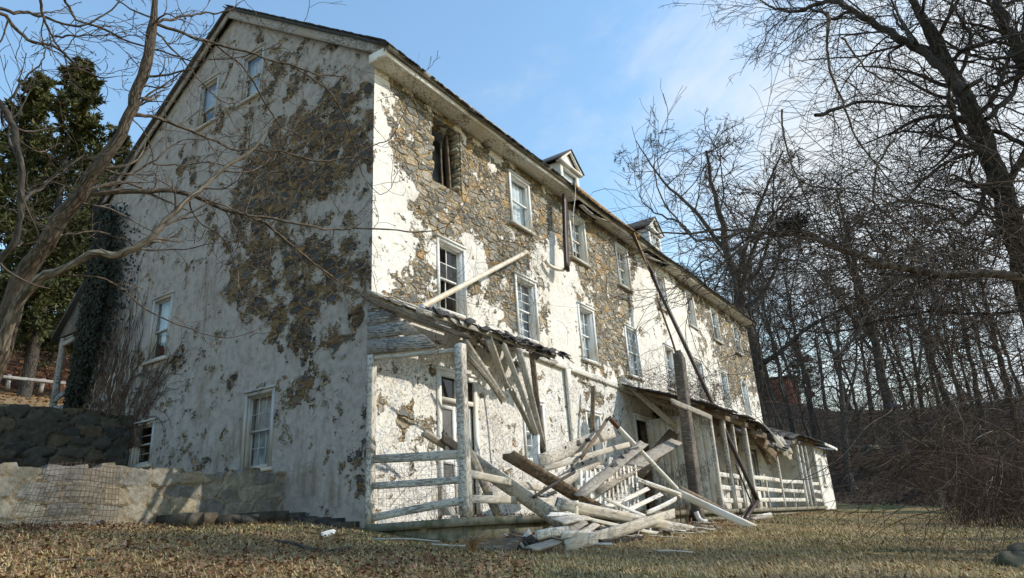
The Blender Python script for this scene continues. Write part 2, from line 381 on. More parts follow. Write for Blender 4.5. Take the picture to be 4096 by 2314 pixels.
M_brown = wood('brown_old_wood', (.34, .27, .19), (.20, .145, .10), (.09, .065, .045), .55)
M_char = wood('charred_wood', (.12, .10, .085), (.055, .048, .042), (.02, .018, .016), .58)
M_post = wood('dark_post_wood', (.26, .225, .19), (.13, .11, .09), (.05, .043, .037), .56)
M_rake = wood('rake_wood', (.40, .39, .37), (.24, .22, .20), (.10, .09, .08), .48)
M_rustgut = wood('orange_stained_wood', (.50, .33, .15), (.34, .20, .08), (.15, .09, .04), .5)

def plainm(name, c, rough=.6, var=.35, scale=8, metal=0.0, c2=None, bs=.15, spec=.4):
    m, t, b = new_mat(name)
    n = noise(t, geopos(t), scale, 6, .65)
    c2 = c2 or tuple(x * (1 - var) for x in c)
    setc(t, b, mix(t, sstep(t, n, .35, .68), c, c2)); b.inputs['Roughness'].default_value = rough; b.inputs['Metallic'].default_value = metal
    b.inputs['Specular IOR Level'].default_value = spec
    bump(t, b, n, bs, .01); return m
M_slate = plainm('roof_shingle', (.035, .035, .038), .8, .4, 10, c2=(.065, .06, .055), bs=.8)
M_tar = plainm('tar_shingle', (.028, .027, .027), .75, .4, 14, c2=(.07, .065, .06), bs=.8)
M_spout = plainm('brown_metal', (.035, .022, .018), .35, .4, 6, c2=(.07, .04, .028))
M_pvc = plainm('cream_pipe', (.74, .69, .58), .4, .25, 4, c2=(.62, .50, .34))
M_pvcw = plainm('white_pipe', (.78, .78, .75), .4, .25, 4, c2=(.62, .58, .50))
M_rust = plainm('rust', (.17, .075, .03), .8, .5, 20, c2=(.07, .035, .02))
M_wire = plainm('rusty_wire', (.12, .075, .05), .7, .4, 9)
M_conc = plainm('mossy_concrete', (.27, .245, .19), .9, .45, 4.5, c2=(.105, .105, .055), bs=1.0)
M_curtain = plainm('curtain', (.82, .84, .86), .9, .3, 2.2, c2=(.52, .57, .60))
M_curtain2 = plainm('grey_curtain', (.46, .49, .51), .9, .4, 2.5, c2=(.22, .25, .27))
M_screen = plainm('door_screen', (.15, .15, .145), .7, .3, 2, c2=(.10, .10, .10))
M_dark = plainm('dark_interior', (.035, .033, .032), .9, .4, 3)
M_int = plainm('old_interior_wall', (.22, .22, .235), .9, .5, 1.5, c2=(.13, .10, .075))
M_cable = plainm('cable', (.012, .012, .014), .5, .3)
M_rail = plainm('galvanised', (.42, .43, .44), .5, .4, 3)
M_brick = plainm('red_brick', (.26, .085, .05), .9, .35, 3)
M_rock = plainm('rock', (.09, .082, .06), .9, .5, 5, c2=(.05, .055, .022), bs=1.5)  # mossy stone, base darkened as painted shade of the brambles
def glassm():
    m = bpy.data.materials.new('old_glass'); m.use_nodes = True; t = m.node_tree; t.nodes.clear()
    out = t.nodes.new('ShaderNodeOutputMaterial')
    n = noise(t, geopos(t), 1.7, 2, .5)
    bp = nd(t, 'ShaderNodeBump', i_Height=n, i_Strength=.10, i_Distance=.05)
    ge = nd(t, 'ShaderNodeNewGeometry'); dt = nd(t, 'ShaderNodeVectorMath', operation='DOT_PRODUCT', i_0=ge.outputs['Incoming']); t.links.new(ge.outputs['Normal'], dt.inputs[1])
    om = math_(t, 'SUBTRACT', 1.0, math_(t, 'ABSOLUTE', dt.outputs['Value']), True)
    gl = nd(t, 'ShaderNodeBsdfGlossy', i_Roughness=.03); gl.inputs['Color'].default_value = (.95, .97, 1, 1); t.links.new(bp.outputs[0], gl.inputs['Normal'])
    tr = nd(t, 'ShaderNodeBsdfTransparent'); tr.inputs['Color'].default_value = (.9, .94, .94, 1)
    mx = nd(t, 'ShaderNodeMixShader', i_0=math_(t, 'ADD', math_(t, 'MULTIPLY', math_(t, 'POWER', om, 4.5), .9), .075, True)); t.links.new(tr.outputs[0], mx.inputs[1]); t.links.new(gl.outputs[0], mx.inputs[2])
    t.links.new(mx.outputs[0], out.inputs[0]); return m
M_glass = glassm()
def barkm(name, c, c2, us=5, vs=30, bs=.9):
    m, t, b = new_mat(name)
    uv = nd(t, 'ShaderNodeTexCoord').outputs['UV']
    mp = nd(t, 'ShaderNodeMapping', i_Vector=uv); mp.inputs['Scale'].default_value = (us, vs, 1)
    n = noise(t, mp.outputs[0], 1.0, 6, .75, .25); n2 = noise(t, geopos(t), 3, 4, .6)
    vb = nd(t, 'ShaderNodeTexVoronoi', feature='DISTANCE_TO_EDGE', i_Scale=1.0); mv = nd(t, 'ShaderNodeMapping', i_Vector=uv); mv.inputs['Scale'].default_value = (us * 1.4, vs * .8, 1); t.links.new(mv.outputs[0], vb.inputs['Vector'])
    n = math_(t, 'ADD', math_(t, 'MULTIPLY', n, .84), math_(t, 'MULTIPLY', sstep(t, vb.outputs['Distance'], .02, .30), .16))
    k = mix(t, sstep(t, n, .38, .60), tuple(x * .25 for x in c), c); setc(t, b, mix(t, sstep(t, n2, .45, .7), k, c2))
    bump(t, b, n, bs, .02); b.inputs['Roughness'].default_value = .9; return m
M_bark = barkm('grey_brown_bark', (.165, .128, .095), (.11, .092, .073), 7, 40, 1.0)
M_bark2 = barkm('dark_bark', (.105, .092, .078), (.07, .063, .055))
M_barkp = barkm('pale_bark', (.28, .235, .18), (.17, .145, .115), 4, 40, .9)
M_twig = barkm('twig_bark', (.15, .115, .09), (.11, .085, .07), bs=.2)
M_twigp = barkm('pale_twig_bark', (.20, .16, .125), (.115, .09, .072), bs=.2)
M_twigd = barkm('far_twig_bark', (.125, .10, .085), (.095, .08, .072), bs=.1)
M_vine = barkm('vine_bark', (.125, .078, .054), (.14, .105, .08), bs=.2)
M_vinel = barkm('pale_vine_bark', (.24, .19, .15), (.15, .11, .09), bs=.2)
def leafm(name, cols, rough=.7, trans=.0):
    m, t, b = new_mat(name)
    g = nd(t, 'ShaderNodeNewGeometry'); rp = t.nodes.new('ShaderNodeValToRGB'); t.links.new(g.outputs['Random Per Island'], rp.inputs[0])
    el = rp.color_ramp.elements
    while len(el) < len(cols): el.new(.5)
    for i, c in enumerate(cols): el[i].position = i / max(1, len(cols) - 1); el[i].color = (*c, 1)
    big = noise(t, g.outputs['Position'], .55, 3, .5)
    setc(t, b, mix(t, 1.0, rp.outputs[0], mix(t, sstep(t, big, .35, .65), (.72, .72, .74), (1.15, 1.12, 1.0)), 'MULTIPLY')); b.inputs['Roughness'].default_value = rough
    if trans: b.inputs['Transmission Weight'].default_value = 0.0
    return m
M_needle = leafm('evergreen_needles', [(.035, .05, .018), (.085, .09, .028), (.05, .065, .02), (.115, .105, .032)])
M_needle2 = leafm('pine_needles', [(.035, .060, .028), (.070, .105, .042), (.05, .08, .035)])
M_ivy = leafm('ivy_leaves', [(.007, .010, .006), (.014, .018, .008), (.018, .016, .008)], .65)
M_dry = leafm('dry_leaves', [(.16, .070, .038), (.21, .11, .06), (.10, .048, .030), (.30, .20, .12), (.15, .08, .05)])
M_dry2 = leafm('pale_dry_leaves', [(.30, .17, .08), (.36, .22, .10), (.22, .11, .05)])
M_dry3 = leafm('dark_dry_leaves', [(.07, .042, .026), (.11, .068, .042), (.05, .03, .02)])  # bank leaves, browns kept low to paint in the woodland shade
M_grass = leafm('dry_grass', [(.47, .345, .195), (.36, .265, .145), (.58, .45, .28), (.34, .285, .13), (.42, .295, .175), (.27, .24, .10)])
def groundm():
    m, t, b = new_mat('ground')
    P = geopos(t)
    n1 = noise(t, P, .35, 5, .6); n2 = noise(t, P, 3.2, 6, .7); n3 = noise(t, P, 22, 5, .7)
    sx = nd(t, 'ShaderNodeSeparateXYZ', i_0=P)
    grass = mix(t, sstep(t, n2, .35, .65), (.40, .275, .135), (.28, .21, .09))
    grass = mix(t, sstep(t, n1, .45, .62), grass, (.17, .175, .065))
    litter = mix(t, n3, (.035, .026, .020), (.085, .055, .036)); litter = mix(t, sstep(t, n2, .4, .6), litter, (.06, .040, .028))  # brown litter, darkened to carry the trees' shade in its colour
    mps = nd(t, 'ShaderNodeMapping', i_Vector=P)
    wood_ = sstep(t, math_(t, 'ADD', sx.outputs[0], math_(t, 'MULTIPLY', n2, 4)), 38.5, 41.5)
    dead = mix(t, n3, (.20, .10, .05), (.36, .25, .13)); dead = mix(t, sstep(t, n2, .4, .6), dead, (.42, .31, .16))
    up = sstep(t, math_(t, 'ADD', sx.outputs[1], math_(t, 'MULTIPLY', n2, 2)), 5.0, 8.0)
    brown = sstep(t, math_(t, 'ADD', sx.outputs[1], math_(t, 'MULTIPLY', n2, 6)), 30, 34)
    col = mix(t, up, grass, mix(t, brown, dead, (.16, .075, .038)))
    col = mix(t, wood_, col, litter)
    dirt = sstep(t, n3, .3, .75)
    setc(t, b, mix(t, 1.0, col, mix(t, dirt, (.55, .52, .5), (1.1, 1.1, 1.1)), 'MULTIPLY'))
    bump(t, b, math_(t, 'ADD', n3, math_(t, 'MULTIPLY', n2, 1.5)), .9, .06); b.inputs['Roughness'].default_value = .95
    return m
M_ground = groundm()

# ------------------------------------------------------------------ ground
YW, YU = 2.41, 8.62
def sm(x, a, b):
    t = np.clip((x - a) / (b - a), 0, 1); return t * t * (3 - 2 * t)
def ground_z(x, y):
    x = np.asarray(x, float); y = np.asarray(y, float)
    z = -0.44 + np.where(y < -2.3, .088 * np.maximum(y, -9.5) + .088 * 2.3, .13 * (np.minimum(y, YW) + 2.3)) + .006 * np.clip(x, 0, 40)
    z = z + .02 * np.sin(x * .9 + y * .4) + .02 * np.sin(y * 1.3 - x * .5) - .25 * sm(-x, 6, 12) * sm(y, -4, 3)
    left = x < 29.5
    back = np.where(y > YU + .1, 3.05 + .245 * np.maximum(y - 11.5, 0) * sm(y, 8, 24) + .20 * np.maximum(y - 29, 0) - .9 * sm(-x, 8, 30), np.where(y > YW + .12, .98 + .05 * (y - YW), -9))
    back2 = np.where(y > 1, .0 + 3.3 * sm(y, 1, 13) + .245 * np.maximum(y - 13, 0), -9)
    back = np.where(back > 0, np.minimum(back, 24 + 0 * back), back)
    z = np.maximum(z, np.where(left, back, np.where(y > 1, np.minimum(back2, 14), -9)))
    xx = x - .25 * np.clip(y, -6, 6) + .9 * np.sin(y * .35)
    hill = .25 * sm(xx, 34, 39) + 3.7 * sm(xx, 38.5, 49) + .5 * sm(xx, 49, 55) + 6.2 * sm(xx, 54, 84) + 2.5 * sm(xx, 82, 130)
    return z + hill * sm(y, -75, -30) * (1 - .55 * sm(y, 14, 34))
gx = np.unique(np.round(np.concatenate([np.linspace(-300, -40, 8), np.linspace(-40, -14, 14), np.linspace(-14, 16, 76), np.linspace(16, 60, 74), np.linspace(60, 140, 41), np.linspace(140, 500, 8), [29.49, 29.51]]), 3))
gy = np.unique(np.round(np.concatenate([np.linspace(-400, -60, 6), np.linspace(-60, -16, 23), np.linspace(-16, 14, 76), np.linspace(14, 60, 47), np.linspace(60, 400, 8), [YW + .11, YW + .13, YU + .09, YU + .11]]), 3))
GX, GY = np.meshgrid(gx, gy, indexing='ij'); GZ = ground_z(GX, GY)
mb = MB(); nx, ny = GX.shape; idx = np.arange(nx * ny).reshape(nx, ny)
mb.add(np.stack([GX, GY, GZ], -1).reshape(-1, 3), np.stack([idx[:-1, :-1], idx[1:, :-1], idx[1:, 1:], idx[:-1, 1:]], -1).reshape(-1, 4))
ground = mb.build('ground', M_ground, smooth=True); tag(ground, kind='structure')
def gz(x, y): return float(ground_z(x, y))

# ------------------------------------------------------------------ stone house
house = empty('stone_house', (0, 0, 0), 'long three storey abandoned stone house with flaking white plaster and sagging eaves', 'house')
LEN, DEP, TOPZ = 29.65, 11.72, 9.92
RIDGE = 5.86
def roof_z(y): return 10.07 + .707 * (y + .5) if y <= RIDGE else 10.07 + .707 * (2 * RIDGE - y + .5)
Fm = lambda u, d, z: (u, -d, z)          # front wall: u along X, d outwards
Gm = lambda u, d, z: (-d, u, z)          # gable wall: u along Y
def poly_w(poly, U, Z, feather):
    P = np.asarray(poly, float); n = len(P)
    inside = np.zeros(U.shape, bool); dist = np.full(U.shape, 1e9)
    for i in range(n):
        (x0, y0), (x1, y1) = P[i], P[(i + 1) % n]
        c = ((y0 > Z) != (y1 > Z)) & (U < (x1 - x0) * (Z - y0) / (y1 - y0 + 1e-12) + x0); inside ^= c
        dx, dy = x1 - x0, y1 - y0; t = np.clip(((U - x0) * dx + (Z - y0) * dy) / (dx * dx + dy * dy + 1e-12), 0, 1)
        dist = np.minimum(dist, np.hypot(U - x0 - t * dx, Z - y0 - t * dy))
    return np.clip(.5 + np.where(inside, dist, -dist) / feather, 0, 1)
def wall_grid(name, us, zs, holes, fn, top, bias, mat, parent, depth=.28, chip=None, reveal=True):
    U = list(us); Zs = list(zs)
    for (a, b, c, d) in holes: U += [a, b]; Zs += [c, d]
    def uniq(a, keep):
        a = sorted(set(round(v, 4) for v in a)); out = []
        for v in a:
            if out and v - out[-1] < .03:
                if v in keep and out[-1] not in keep: out[-1] = v
                elif v in keep: out.append(v)
                continue
            out.append(v)
        return np.array(out)
    U = uniq(U, {round(v, 4) for h in holes for v in h[:2]}); Zs = uniq(Zs, {round(v, 4) for h in holes for v in h[2:]})
    UU, ZZ = np.meshgrid(U, Zs, indexing='ij')
    tp = np.array([top(u) for u in U])[:, None]
    Zc = np.minimum(ZZ, tp)
    wob = .022 * np.sin(UU * 1.1 + ZZ * .7) + .018 * np.sin(UU * .43 - ZZ * 1.2 + 1)
    for (a, b, c, d) in holes:
        k = np.clip(np.maximum(np.maximum(a - UU, UU - b), np.maximum(c - ZZ, ZZ - d)) / .5, 0, 1); wob = wob * k
    wob = wob * np.clip(np.minimum(UU - U[0], U[-1] - UU) / .4, 0, 1)
    V = np.stack(fn(UU, wob, Zc), -1)
    n0, n1 = UU.shape; idx = np.arange(n0 * n1).reshape(n0, n1)
    F = []
    uc = (U[:-1] + U[1:]) / 2; zc = (Zs[:-1] + Zs[1:]) / 2
    keep = np.ones((n0 - 1, n1 - 1), bool)
    for (a, b, c, d) in holes: keep &= ~(((uc > a) & (uc < b))[:, None] & ((zc > c) & (zc < d))[None, :])
    keep &= (Zs[None, :-1] < np.maximum(tp[:-1], tp[1:]) - 1e-4)
    F = np.stack([idx[:-1, :-1], idx[1:, :-1], idx[1:, 1:], idx[:-1, 1:]], -1)[keep]
    mb = MB(); mb.add(V.reshape(-1, 3), F)
    if reveal:
        for (a, b, c, d) in holes:
            for (p, q) in (((a, c), (a, d)), ((a, d), (b, d)), ((b, d), (b, c)), ((b, c), (a, c))):
                mb.quad(fn(p[0], 0, p[1]), fn(q[0], 0, q[1]), fn(q[0], -depth, q[1]), fn(p[0], -depth, p[1]))
    nb = mb.n - len(UU.ravel())
    bb = np.concatenate([bias(UU, ZZ).ravel(), np.full(nb, .3)])
    cc = np.concatenate([(chip(UU, ZZ) if chip else np.zeros(UU.shape)).ravel(), np.zeros(nb)])
    am = np.clip(np.minimum(UU - U[0], U[-1] - UU) / .12 - .1, 0, 1) * np.clip((tp - ZZ) / .1, 0, 1)
    for (a, b, c, d) in holes: am = am * np.clip(np.maximum(np.maximum(a - UU, UU - b), np.maximum(c - ZZ, ZZ - d)) / .10, 0, 1)
    return mb.build(name, mat, parent, attrs={'bias': bb, 'chip': cc, 'amp': np.concatenate([am.ravel(), np.zeros(nb)])})
# openings: front (u0,u1,z0,z1)
W2 = [2.078, 5.377, 8.932, 12.387, 15.989, 19.511, 23.009, 26.434]
W3 = [5.398, 8.91, 12.404, 16.124, 19.571, 23.078, 26.668]
FH = [(u, u + 1.1, 4.522, 6.323) for u in W2] + [(u, u + 1.1, 7.903, 9.503) for u in W3]
HOLE = (1.98, 3.15, 7.80, 9.62)
DOOR1 = (1.98, 3.42, .05, 3.10); DOOR2 = (12.3, 13.75, .05, 3.12); DOOR3 = (26.0, 27.2, .05, 2.95)
F1 = [(5.37, 6.42, 1.3, 2.86), (8.80, 9.80, 1.3, 2.90)]
F1B = [(16.6, 17.6, 1.3, 2.8), (20.0, 21.0, 1.3, 2.8)]
fpoly = [
 ([(985, 200), (1075, 275), (1180, 345), (1280, 420), (1410, 500), (1560, 600), (1600, 640), (1600, 760), (1480, 700), (1440, 660), (1345, 640), (1340, 760), (1230, 700), (1200, 610), (1105, 590), (1050, 530), (1030, 450), (1000, 400), (985, 330)], .19, .35),
 ([(938, 170), (972, 190), (990, 300), (985, 400), (1030, 450), (1038, 520), (1095, 600), (1095, 660), (960, 760), (932, 760)], .82, .22),
 ([(955, 205), (985, 215), (990, 330), (965, 300)], .45, .2),
 ([(1055, 545), (1105, 560), (1100, 600), (1060, 590)], .4, .3),
 ([(985, 640), (1060, 600), (1090, 680), (1098, 770), (1040, 770), (985, 735)], .33, .35),
 ([(1160, 590), (1200, 600), (1230, 700), (1300, 720), (1300, 850), (1165, 790)], .36, .3),
 ([(1160, 600), (1215, 612), (1220, 690), (1168, 720)], .82, .15),
 ([(1165, 700), (1190, 760), (1240, 800), (1240, 850), (1165, 800)], .7, .3),
 ([(1345, 650), (1390, 600), (1440, 680), (1452, 780), (1462, 920), (1350, 860), (1340, 720)], .82, .3),
 ([(1345, 690), (1365, 690), (1385, 860), (1350, 850)], .5, .3),
 ([(1450, 560), (1600, 640), (1590, 760), (1573, 830), (1585, 950), (1508, 920), (1492, 780), (1450, 690)], .19, .35),
 ([(1605, 640), (1720, 740), (1760, 900), (1800, 1040), (1600, 960), (1592, 830)], .84, .35),
 ([(1640, 670), (1665, 690), (1680, 880), (1650, 800)], .52, .35),
 ([(1690, 690), (1760, 740), (1880, 820), (1895, 900), (1850, 900), (1800, 870), (1740, 800)], .36, .5),
 ([(1730, 780), (1790, 830), (1800, 960), (1770, 940)], .62, .4),
 ([(1795, 850), (1890, 840), (1903, 960), (1900, 1040), (1855, 1010), (1820, 960)], .24, .5),
 ([(1885, 960), (1912, 1060), (1895, 1060), (1872, 1010)], .75, .5),
 ([(1000, 1010), (1040, 1010), (1040, 1060), (1015, 1110), (1003, 1060)], .22, .12),
 ([(1060, 1060), (1110, 1090), (1110, 1160), (1050, 1120)], .42, .3), ([(1088, 925), (1112, 925), (1108, 1060), (1085, 1060)], .45, .15),
 ([(957, 1005), (975, 1005), (975, 1030), (957, 1030)], .3, .1),
 ([(1462, 960), (1500, 955), (1525, 1040), (1465, 1035)], .44, .3), ([(1640, 1000), (1680, 1010), (1680, 1060), (1645, 1050)], .5, .3)]
def fbias(U, Z):
    b = np.where(Z > 4.1, .62, .77)
    b = b - .5 * np.clip((.55 - Z) / .5, 0, 1) * 0
    for pl, v, fe in fpoly:
        q = [(lambda p: (p[0], p[2]))(aY(*p)) for p in pl]
        w = poly_w(q, U, Z, fe * 2.2); b = b * (1 - w) + (v + (.05 if v < .3 else 0)) * w
    return b
front = wall_grid('wall', np.concatenate([np.linspace(0, 13, 390), np.linspace(13.06, LEN, 250)]), np.linspace(-.6, TOPZ, 310), FH + [HOLE, DOOR1, DOOR2, DOOR3] + F1 + F1B, Fm, lambda u: TOPZ, fbias, M_front, house, .42, chip=lambda U, Z: np.clip((4.0 - Z) / .4, 0, 1) * np.where(U < 16, 1, .4) + .08)
front['label'] = 'sunlit long front wall of rubble stone under peeling white plaster'
G3 = [(7.191 - .963, 7.191, 11.076, 12.60), (5.15 - .966, 5.15, 11.076, 12.60)]
G2 = (8.277 - .95, 8.277, 4.401, 6.144); G1 = (3.878 - 1.022, 3.878, 1.21, 2.897); G0 = (8.425 - .927, 8.425, 1.715, 2.79)
gpoly = [
 ([(945, 190), (865, 205), (800, 245), (740, 295), (680, 335), (640, 380), (600, 430), (575, 500), (575, 560), (562, 590), (600, 640), (560, 700), (590, 760), (640, 790), (690, 850), (740, 900), (790, 870), (790, 800), (840, 770), (930, 745), (934, 640), (880, 600), (800, 600), (740, 560), (760, 520), (850, 500), (870, 470), (936, 440)], .20, .35),
 ([(655, 85), (760, 110), (900, 170), (860, 200), (780, 240), (720, 300), (650, 330), (650, 200)], .535, .6),
 ([(870, 465), (934, 440), (934, 640), (880, 610), (800, 590), (820, 520)], .60, .35),
 ([(890, 250), (936, 230), (936, 300), (900, 330)], .48, .3),
 ([(820, 700), (880, 640), (935, 660), (935, 750), (840, 770)], .42, .5),
 ([(610, 590), (690, 560), (720, 640), (640, 660)], .45, .5),
 ([(700, 700), (760, 640), (800, 700), (760, 800), (700, 780)], .36, .4),
 ([(545, 262), (582, 258), (578, 335), (552, 330)], .40, .2),
 ([(440, 385), (520, 370), (500, 470), (440, 450)], .50, .5),
 ([(735, 945), (815, 930), (815, 1005), (735, 1010)], .34, .25),
 ([(790, 870), (830, 830), (895, 810), (895, 855), (820, 880)], .40, .25),
 ([(430, 900), (500, 890), (590, 930), (570, 990), (500, 960), (440, 1000)], .50, .4),
 ([(335, 878), (368, 868), (365, 925), (340, 920)], .25, .12),
 ([(688, 950), (712, 940), (705, 1100), (690, 1120)], .47, .15),
 ([(860, 1195), (935, 1180), (935, 1290), (880, 1260)], .48, .3), ([(905, 1020), (935, 1010), (935, 1130), (905, 1130)], .54, .2),
 ([(410, 1095), (480, 1110), (560, 1160), (560, 1180), (400, 1180)], .58, .3),
 ([(500, 560), (560, 540), (560, 760), (480, 700)], .66, .5)]
def gbias(U, Z):
    b = np.full(U.shape, .765)
    for pl, v, fe in gpoly:
        q = [(lambda p: (p[1], p[2]))(aX(*p)) for p in pl]
        w = poly_w(q, U, Z, fe * 2.4); b = b * (1 - w) + (v + (.06 if v < .3 else 0)) * w
    return b
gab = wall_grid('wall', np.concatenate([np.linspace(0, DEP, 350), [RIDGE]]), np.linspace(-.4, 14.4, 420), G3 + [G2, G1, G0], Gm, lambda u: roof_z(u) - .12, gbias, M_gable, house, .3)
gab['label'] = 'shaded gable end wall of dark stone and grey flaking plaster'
# far end, back and partitions
mb = MB()
mb.quad((LEN, 0, -.4), (LEN, DEP, -.4), (LEN, DEP, 10.0), (LEN, 0, 9.9))
mb.quad((LEN, 0, 9.9), (LEN, DEP, 10.0), (LEN, RIDGE + .5, 14.3), (LEN, RIDGE - .5, 14.3))
mb.quad((0, DEP, -.4), (0, DEP, 10.2), (LEN, DEP, 10.2), (LEN, DEP, -.4))
bw = mb.build('wall', M_plain, house, attrs={'bias': np.full(mb.n, .8), 'chip': np.zeros(mb.n)}); bw['label'] = 'plain back and far end walls'
mb = MB()
for u in (3.9, 7.5, 11.2, 14.7, 18.4, 22, 25.4): mb.box((u, .5, 0), (u + .12, 4.2, 9.8))
mb.box((.4, 3.6, 0), (29.3, 3.75, 9.8))
for z in (3.55, 6.95): mb.box((.35, .43, z), (29.4, 3.6, z + .18))
mb.box((.35, .43, 9.93), (29.4, 3.6, 10.0)); mb.box((.35, .43, -.3), (29.4, 3.6, -.12))
mb.box((.35, 3.9, 3.6), (3.4, 11, 3.7)); mb.box((.35, 3.9, 10.4), (3.4, 9, 10.5)); mb.box((3.4, 3.9, 0), (3.5, 11.3, 13.2))
mb.build('interior_wall', M_int, house)

# ---- windows
def window(fn, a, b, c, d, cols, rows, curtain, parent, rec=.13, mat=M_trim, sill=True, label=None, mid=.5, dark_low=False, casing=.08):
    m = MB(); pr = .028
    m.box((a, -.02, c), (a + casing, pr, d), fn); m.box((b - casing, -.02, c), (b, pr, d), fn)
    m.box((a + casing, -.02, d - casing), (b - casing, pr - .004, d), fn); m.box((a + casing, -.02, c), (b - casing, pr - .004, c + .05), fn)
    m.box((a - .03, -.01, d), (b + .03, pr + .03, d + .045), fn)
    a2, b2, c2, d2 = a + casing, b - casing, c + .05, d - casing
    for bx in (((a2 - .012, -rec - .12, c2), (a2 + .022, -.021, d2)), ((b2 - .022, -rec - .12, c2), (b2 + .012, -.021, d2)), ((a2 + .022, -rec - .12, d2 - .022), (b2 - .022, -.021, d2 + .01)), ((a2 + .022, -rec - .12, c2 - .01), (b2 - .022, -.021, c2 + .015))): m.box(*bx, fn)
    w = m.build('window', mat, parent)
    if label: w['label'] = label
    a3, b3, c3, d3 = a2 + .022, b2 - .022, c2 + .015, d2 - .022
    zm = c3 + (d3 - c3) * mid
    for si, (zl, zh, dp) in enumerate(((zm - .02, d3, rec), (c3, zm + .02, rec + .045))):
        m = MB(); st = .034
        m.box((a3, -dp - .035, zl), (a3 + st, -dp, zh), fn); m.box((b3 - st, -dp - .035, zl), (b3, -dp, zh), fn)
        m.box((a3 + st, -dp - .034, zh - st), (b3 - st, -dp - .001, zh), fn); m.box((a3 + st, -dp - .034, zl), (b3 - st, -dp - .001, zl + st * 1.2), fn)
        for i in range(1, cols): 
            u = a3 + st + (b3 - a3 - 2 * st) * i / cols; m.box((u - .010, -dp - .03, zl + st), (u + .010, -dp - .004, zh - st), fn)
        for j in range(1, rows):
            z = zl + st + (zh - zl - 2 * st) * j / rows; m.box((a3 + st, -dp - .028, z - .010), (b3 - st, -dp - .006, z + .010), fn)
        m.build('sash', mat, w)
        q = [fn(a3 + .03, -dp - .02, zl + .03), fn(b3 - .03, -dp - .02, zl + .03), fn(b3 - .03, -dp - .02, zh - .03), fn(a3 + .03, -dp - .02, zh - .03)]; 
        if si == 1 and not curtain and cols == 2: continue
        if cols > 1 and fn is Fm:
            m = MB(); u0, u1, w0, w1 = a3 + .03, b3 - .03, zl + .03, zh - .03; gone = R.randrange(cols * rows) if R.random() < .6 else -1
            for gi in range(cols):
                for gj in range(rows):
                    if gi * rows + gj == gone: continue
                    ax, bx = u0 + (u1 - u0) * gi / cols, u0 + (u1 - u0) * (gi + 1) / cols; az, bz = w0 + (w1 - w0) * gj / rows, w0 + (w1 - w0) * (gj + 1) / rows
                    t4 = [R.uniform(-.006, .006) for _ in range(4)]; m.quad(fn(ax, -dp - .02 + t4[0], az), fn(bx, -dp - .02 + t4[1], az), fn(bx, -dp - .02 + t4[2], bz), fn(ax, -dp - .02 + t4[3], bz))
        else: m = MB(); m.quad(*(q[::-1] if fn is Gm else q))
        m.build('pane', M_glass, w)
    if curtain:
        m = MB(); k = 14; z0 = zm if dark_low else c3 + (d3 - c3) * R.choice((0, 0, .12, .3))
        for i in range(k):
            u0, u1 = a3 + (b3 - a3) * i / k, a3 + (b3 - a3) * (i + 1) / k
            o0, o1 = .02 * math.sin(i * 1.9), .02 * math.sin((i + 1) * 1.9)
            m.quad(fn(u0, -rec - .16 + o0, z0), fn(u1, -rec - .16 + o1, z0), fn(u1, -rec - .16 + o1, d3), fn(u0, -rec - .16 + o0, d3))
        m.build('curtain', curtain, w, smooth=True)
    if sill:
        m = MB(); m.box((a - .07, -.05, c - .075), (b + .07, .075, c - .002), fn); m.build('sill', M_tan, w)
    return w
spec2 = [(2, 2, None, 'six-pane window with no curtain and broken lower glass'), (2, 3, M_curtain2, None), (3, 2, M_curtain, None), (3, 3, M_curtain2, None), (3, 2, M_curtain, None), (3, 2, M_curtain2, None), (3, 2, M_curtain2, None), (3, 2, M_curtain2, None)]
for i, u in enumerate(W2):
    c, r_, cu, lb = spec2[i]
    window(Fm, u, u + 1.1, 4.522, 6.323, c, r_, cu, house, rec=.03 if i == 3 else .15, label=lb)
spec3 = [(1, 1, M_curtain, 0), (3, 2, M_curtain, 0), (3, 2, M_curtain, 0), (3, 2, M_curtain, 0), (3, 2, M_curtain2, 0), (1, 1, M_curtain, 1), (1, 1, M_curtain, 1)]
for i, u in enumerate(W3):
    c, r_, cu, dl = spec3[i]
    window(Fm, u, u + 1.1, 7.903, 9.503, c, r_, cu, house, rec=.05 if c == 1 else .15, dark_low=bool(dl))
for h in F1: window(Fm, *h, 3, 2, M_curtain2, house)
for h in F1B: window(Fm, *h, 2, 2, M_curtain2, house)
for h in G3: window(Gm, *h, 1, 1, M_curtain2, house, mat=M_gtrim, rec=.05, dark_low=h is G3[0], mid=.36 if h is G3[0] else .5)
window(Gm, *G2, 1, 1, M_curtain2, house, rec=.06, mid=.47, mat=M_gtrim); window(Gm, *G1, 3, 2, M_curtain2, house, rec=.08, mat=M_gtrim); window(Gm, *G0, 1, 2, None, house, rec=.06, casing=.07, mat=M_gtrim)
# the torn-out window opening, with ragged jamb stone and scraps of its frame
mb = MB()
a, b, c, d = HOLE
rv = None
for sgn, e in ((1, a), (-1, b)):
    mb = MB()
    for k in range(13):
        z = c + (d - c) * k / 13; h = (d - c) / 13; w_ = R.uniform(.02, .13)
        mb.box((min(e - .04 * sgn, e + sgn * w_), .02 + R.uniform(0, .03), z + .008), (max(e - .04 * sgn, e + sgn * w_), .40, z + h - .004))
    o = mb.build('broken_opening' if rv is None else 'jamb', M_front, house if rv is None else rv, attrs={'bias': np.full(mb.n, .15), 'chip': np.zeros(mb.n)})
    if rv is None: rv = o; rv['label'] = 'torn-out top floor window opening with ragged stone jambs'
mb = MB(); mb.board((b - .16, .30, c + .02), (b - .20, .33, d - .1), .20, .05, side=(.5, 1, 0), jag=.1); mb.board((b - .30, .38, c + .0), (b - .34, .38, d - .25), .10, .04, side=(1, .3, 0), jag=.12)
mb.build('frame', M_brown, rv)
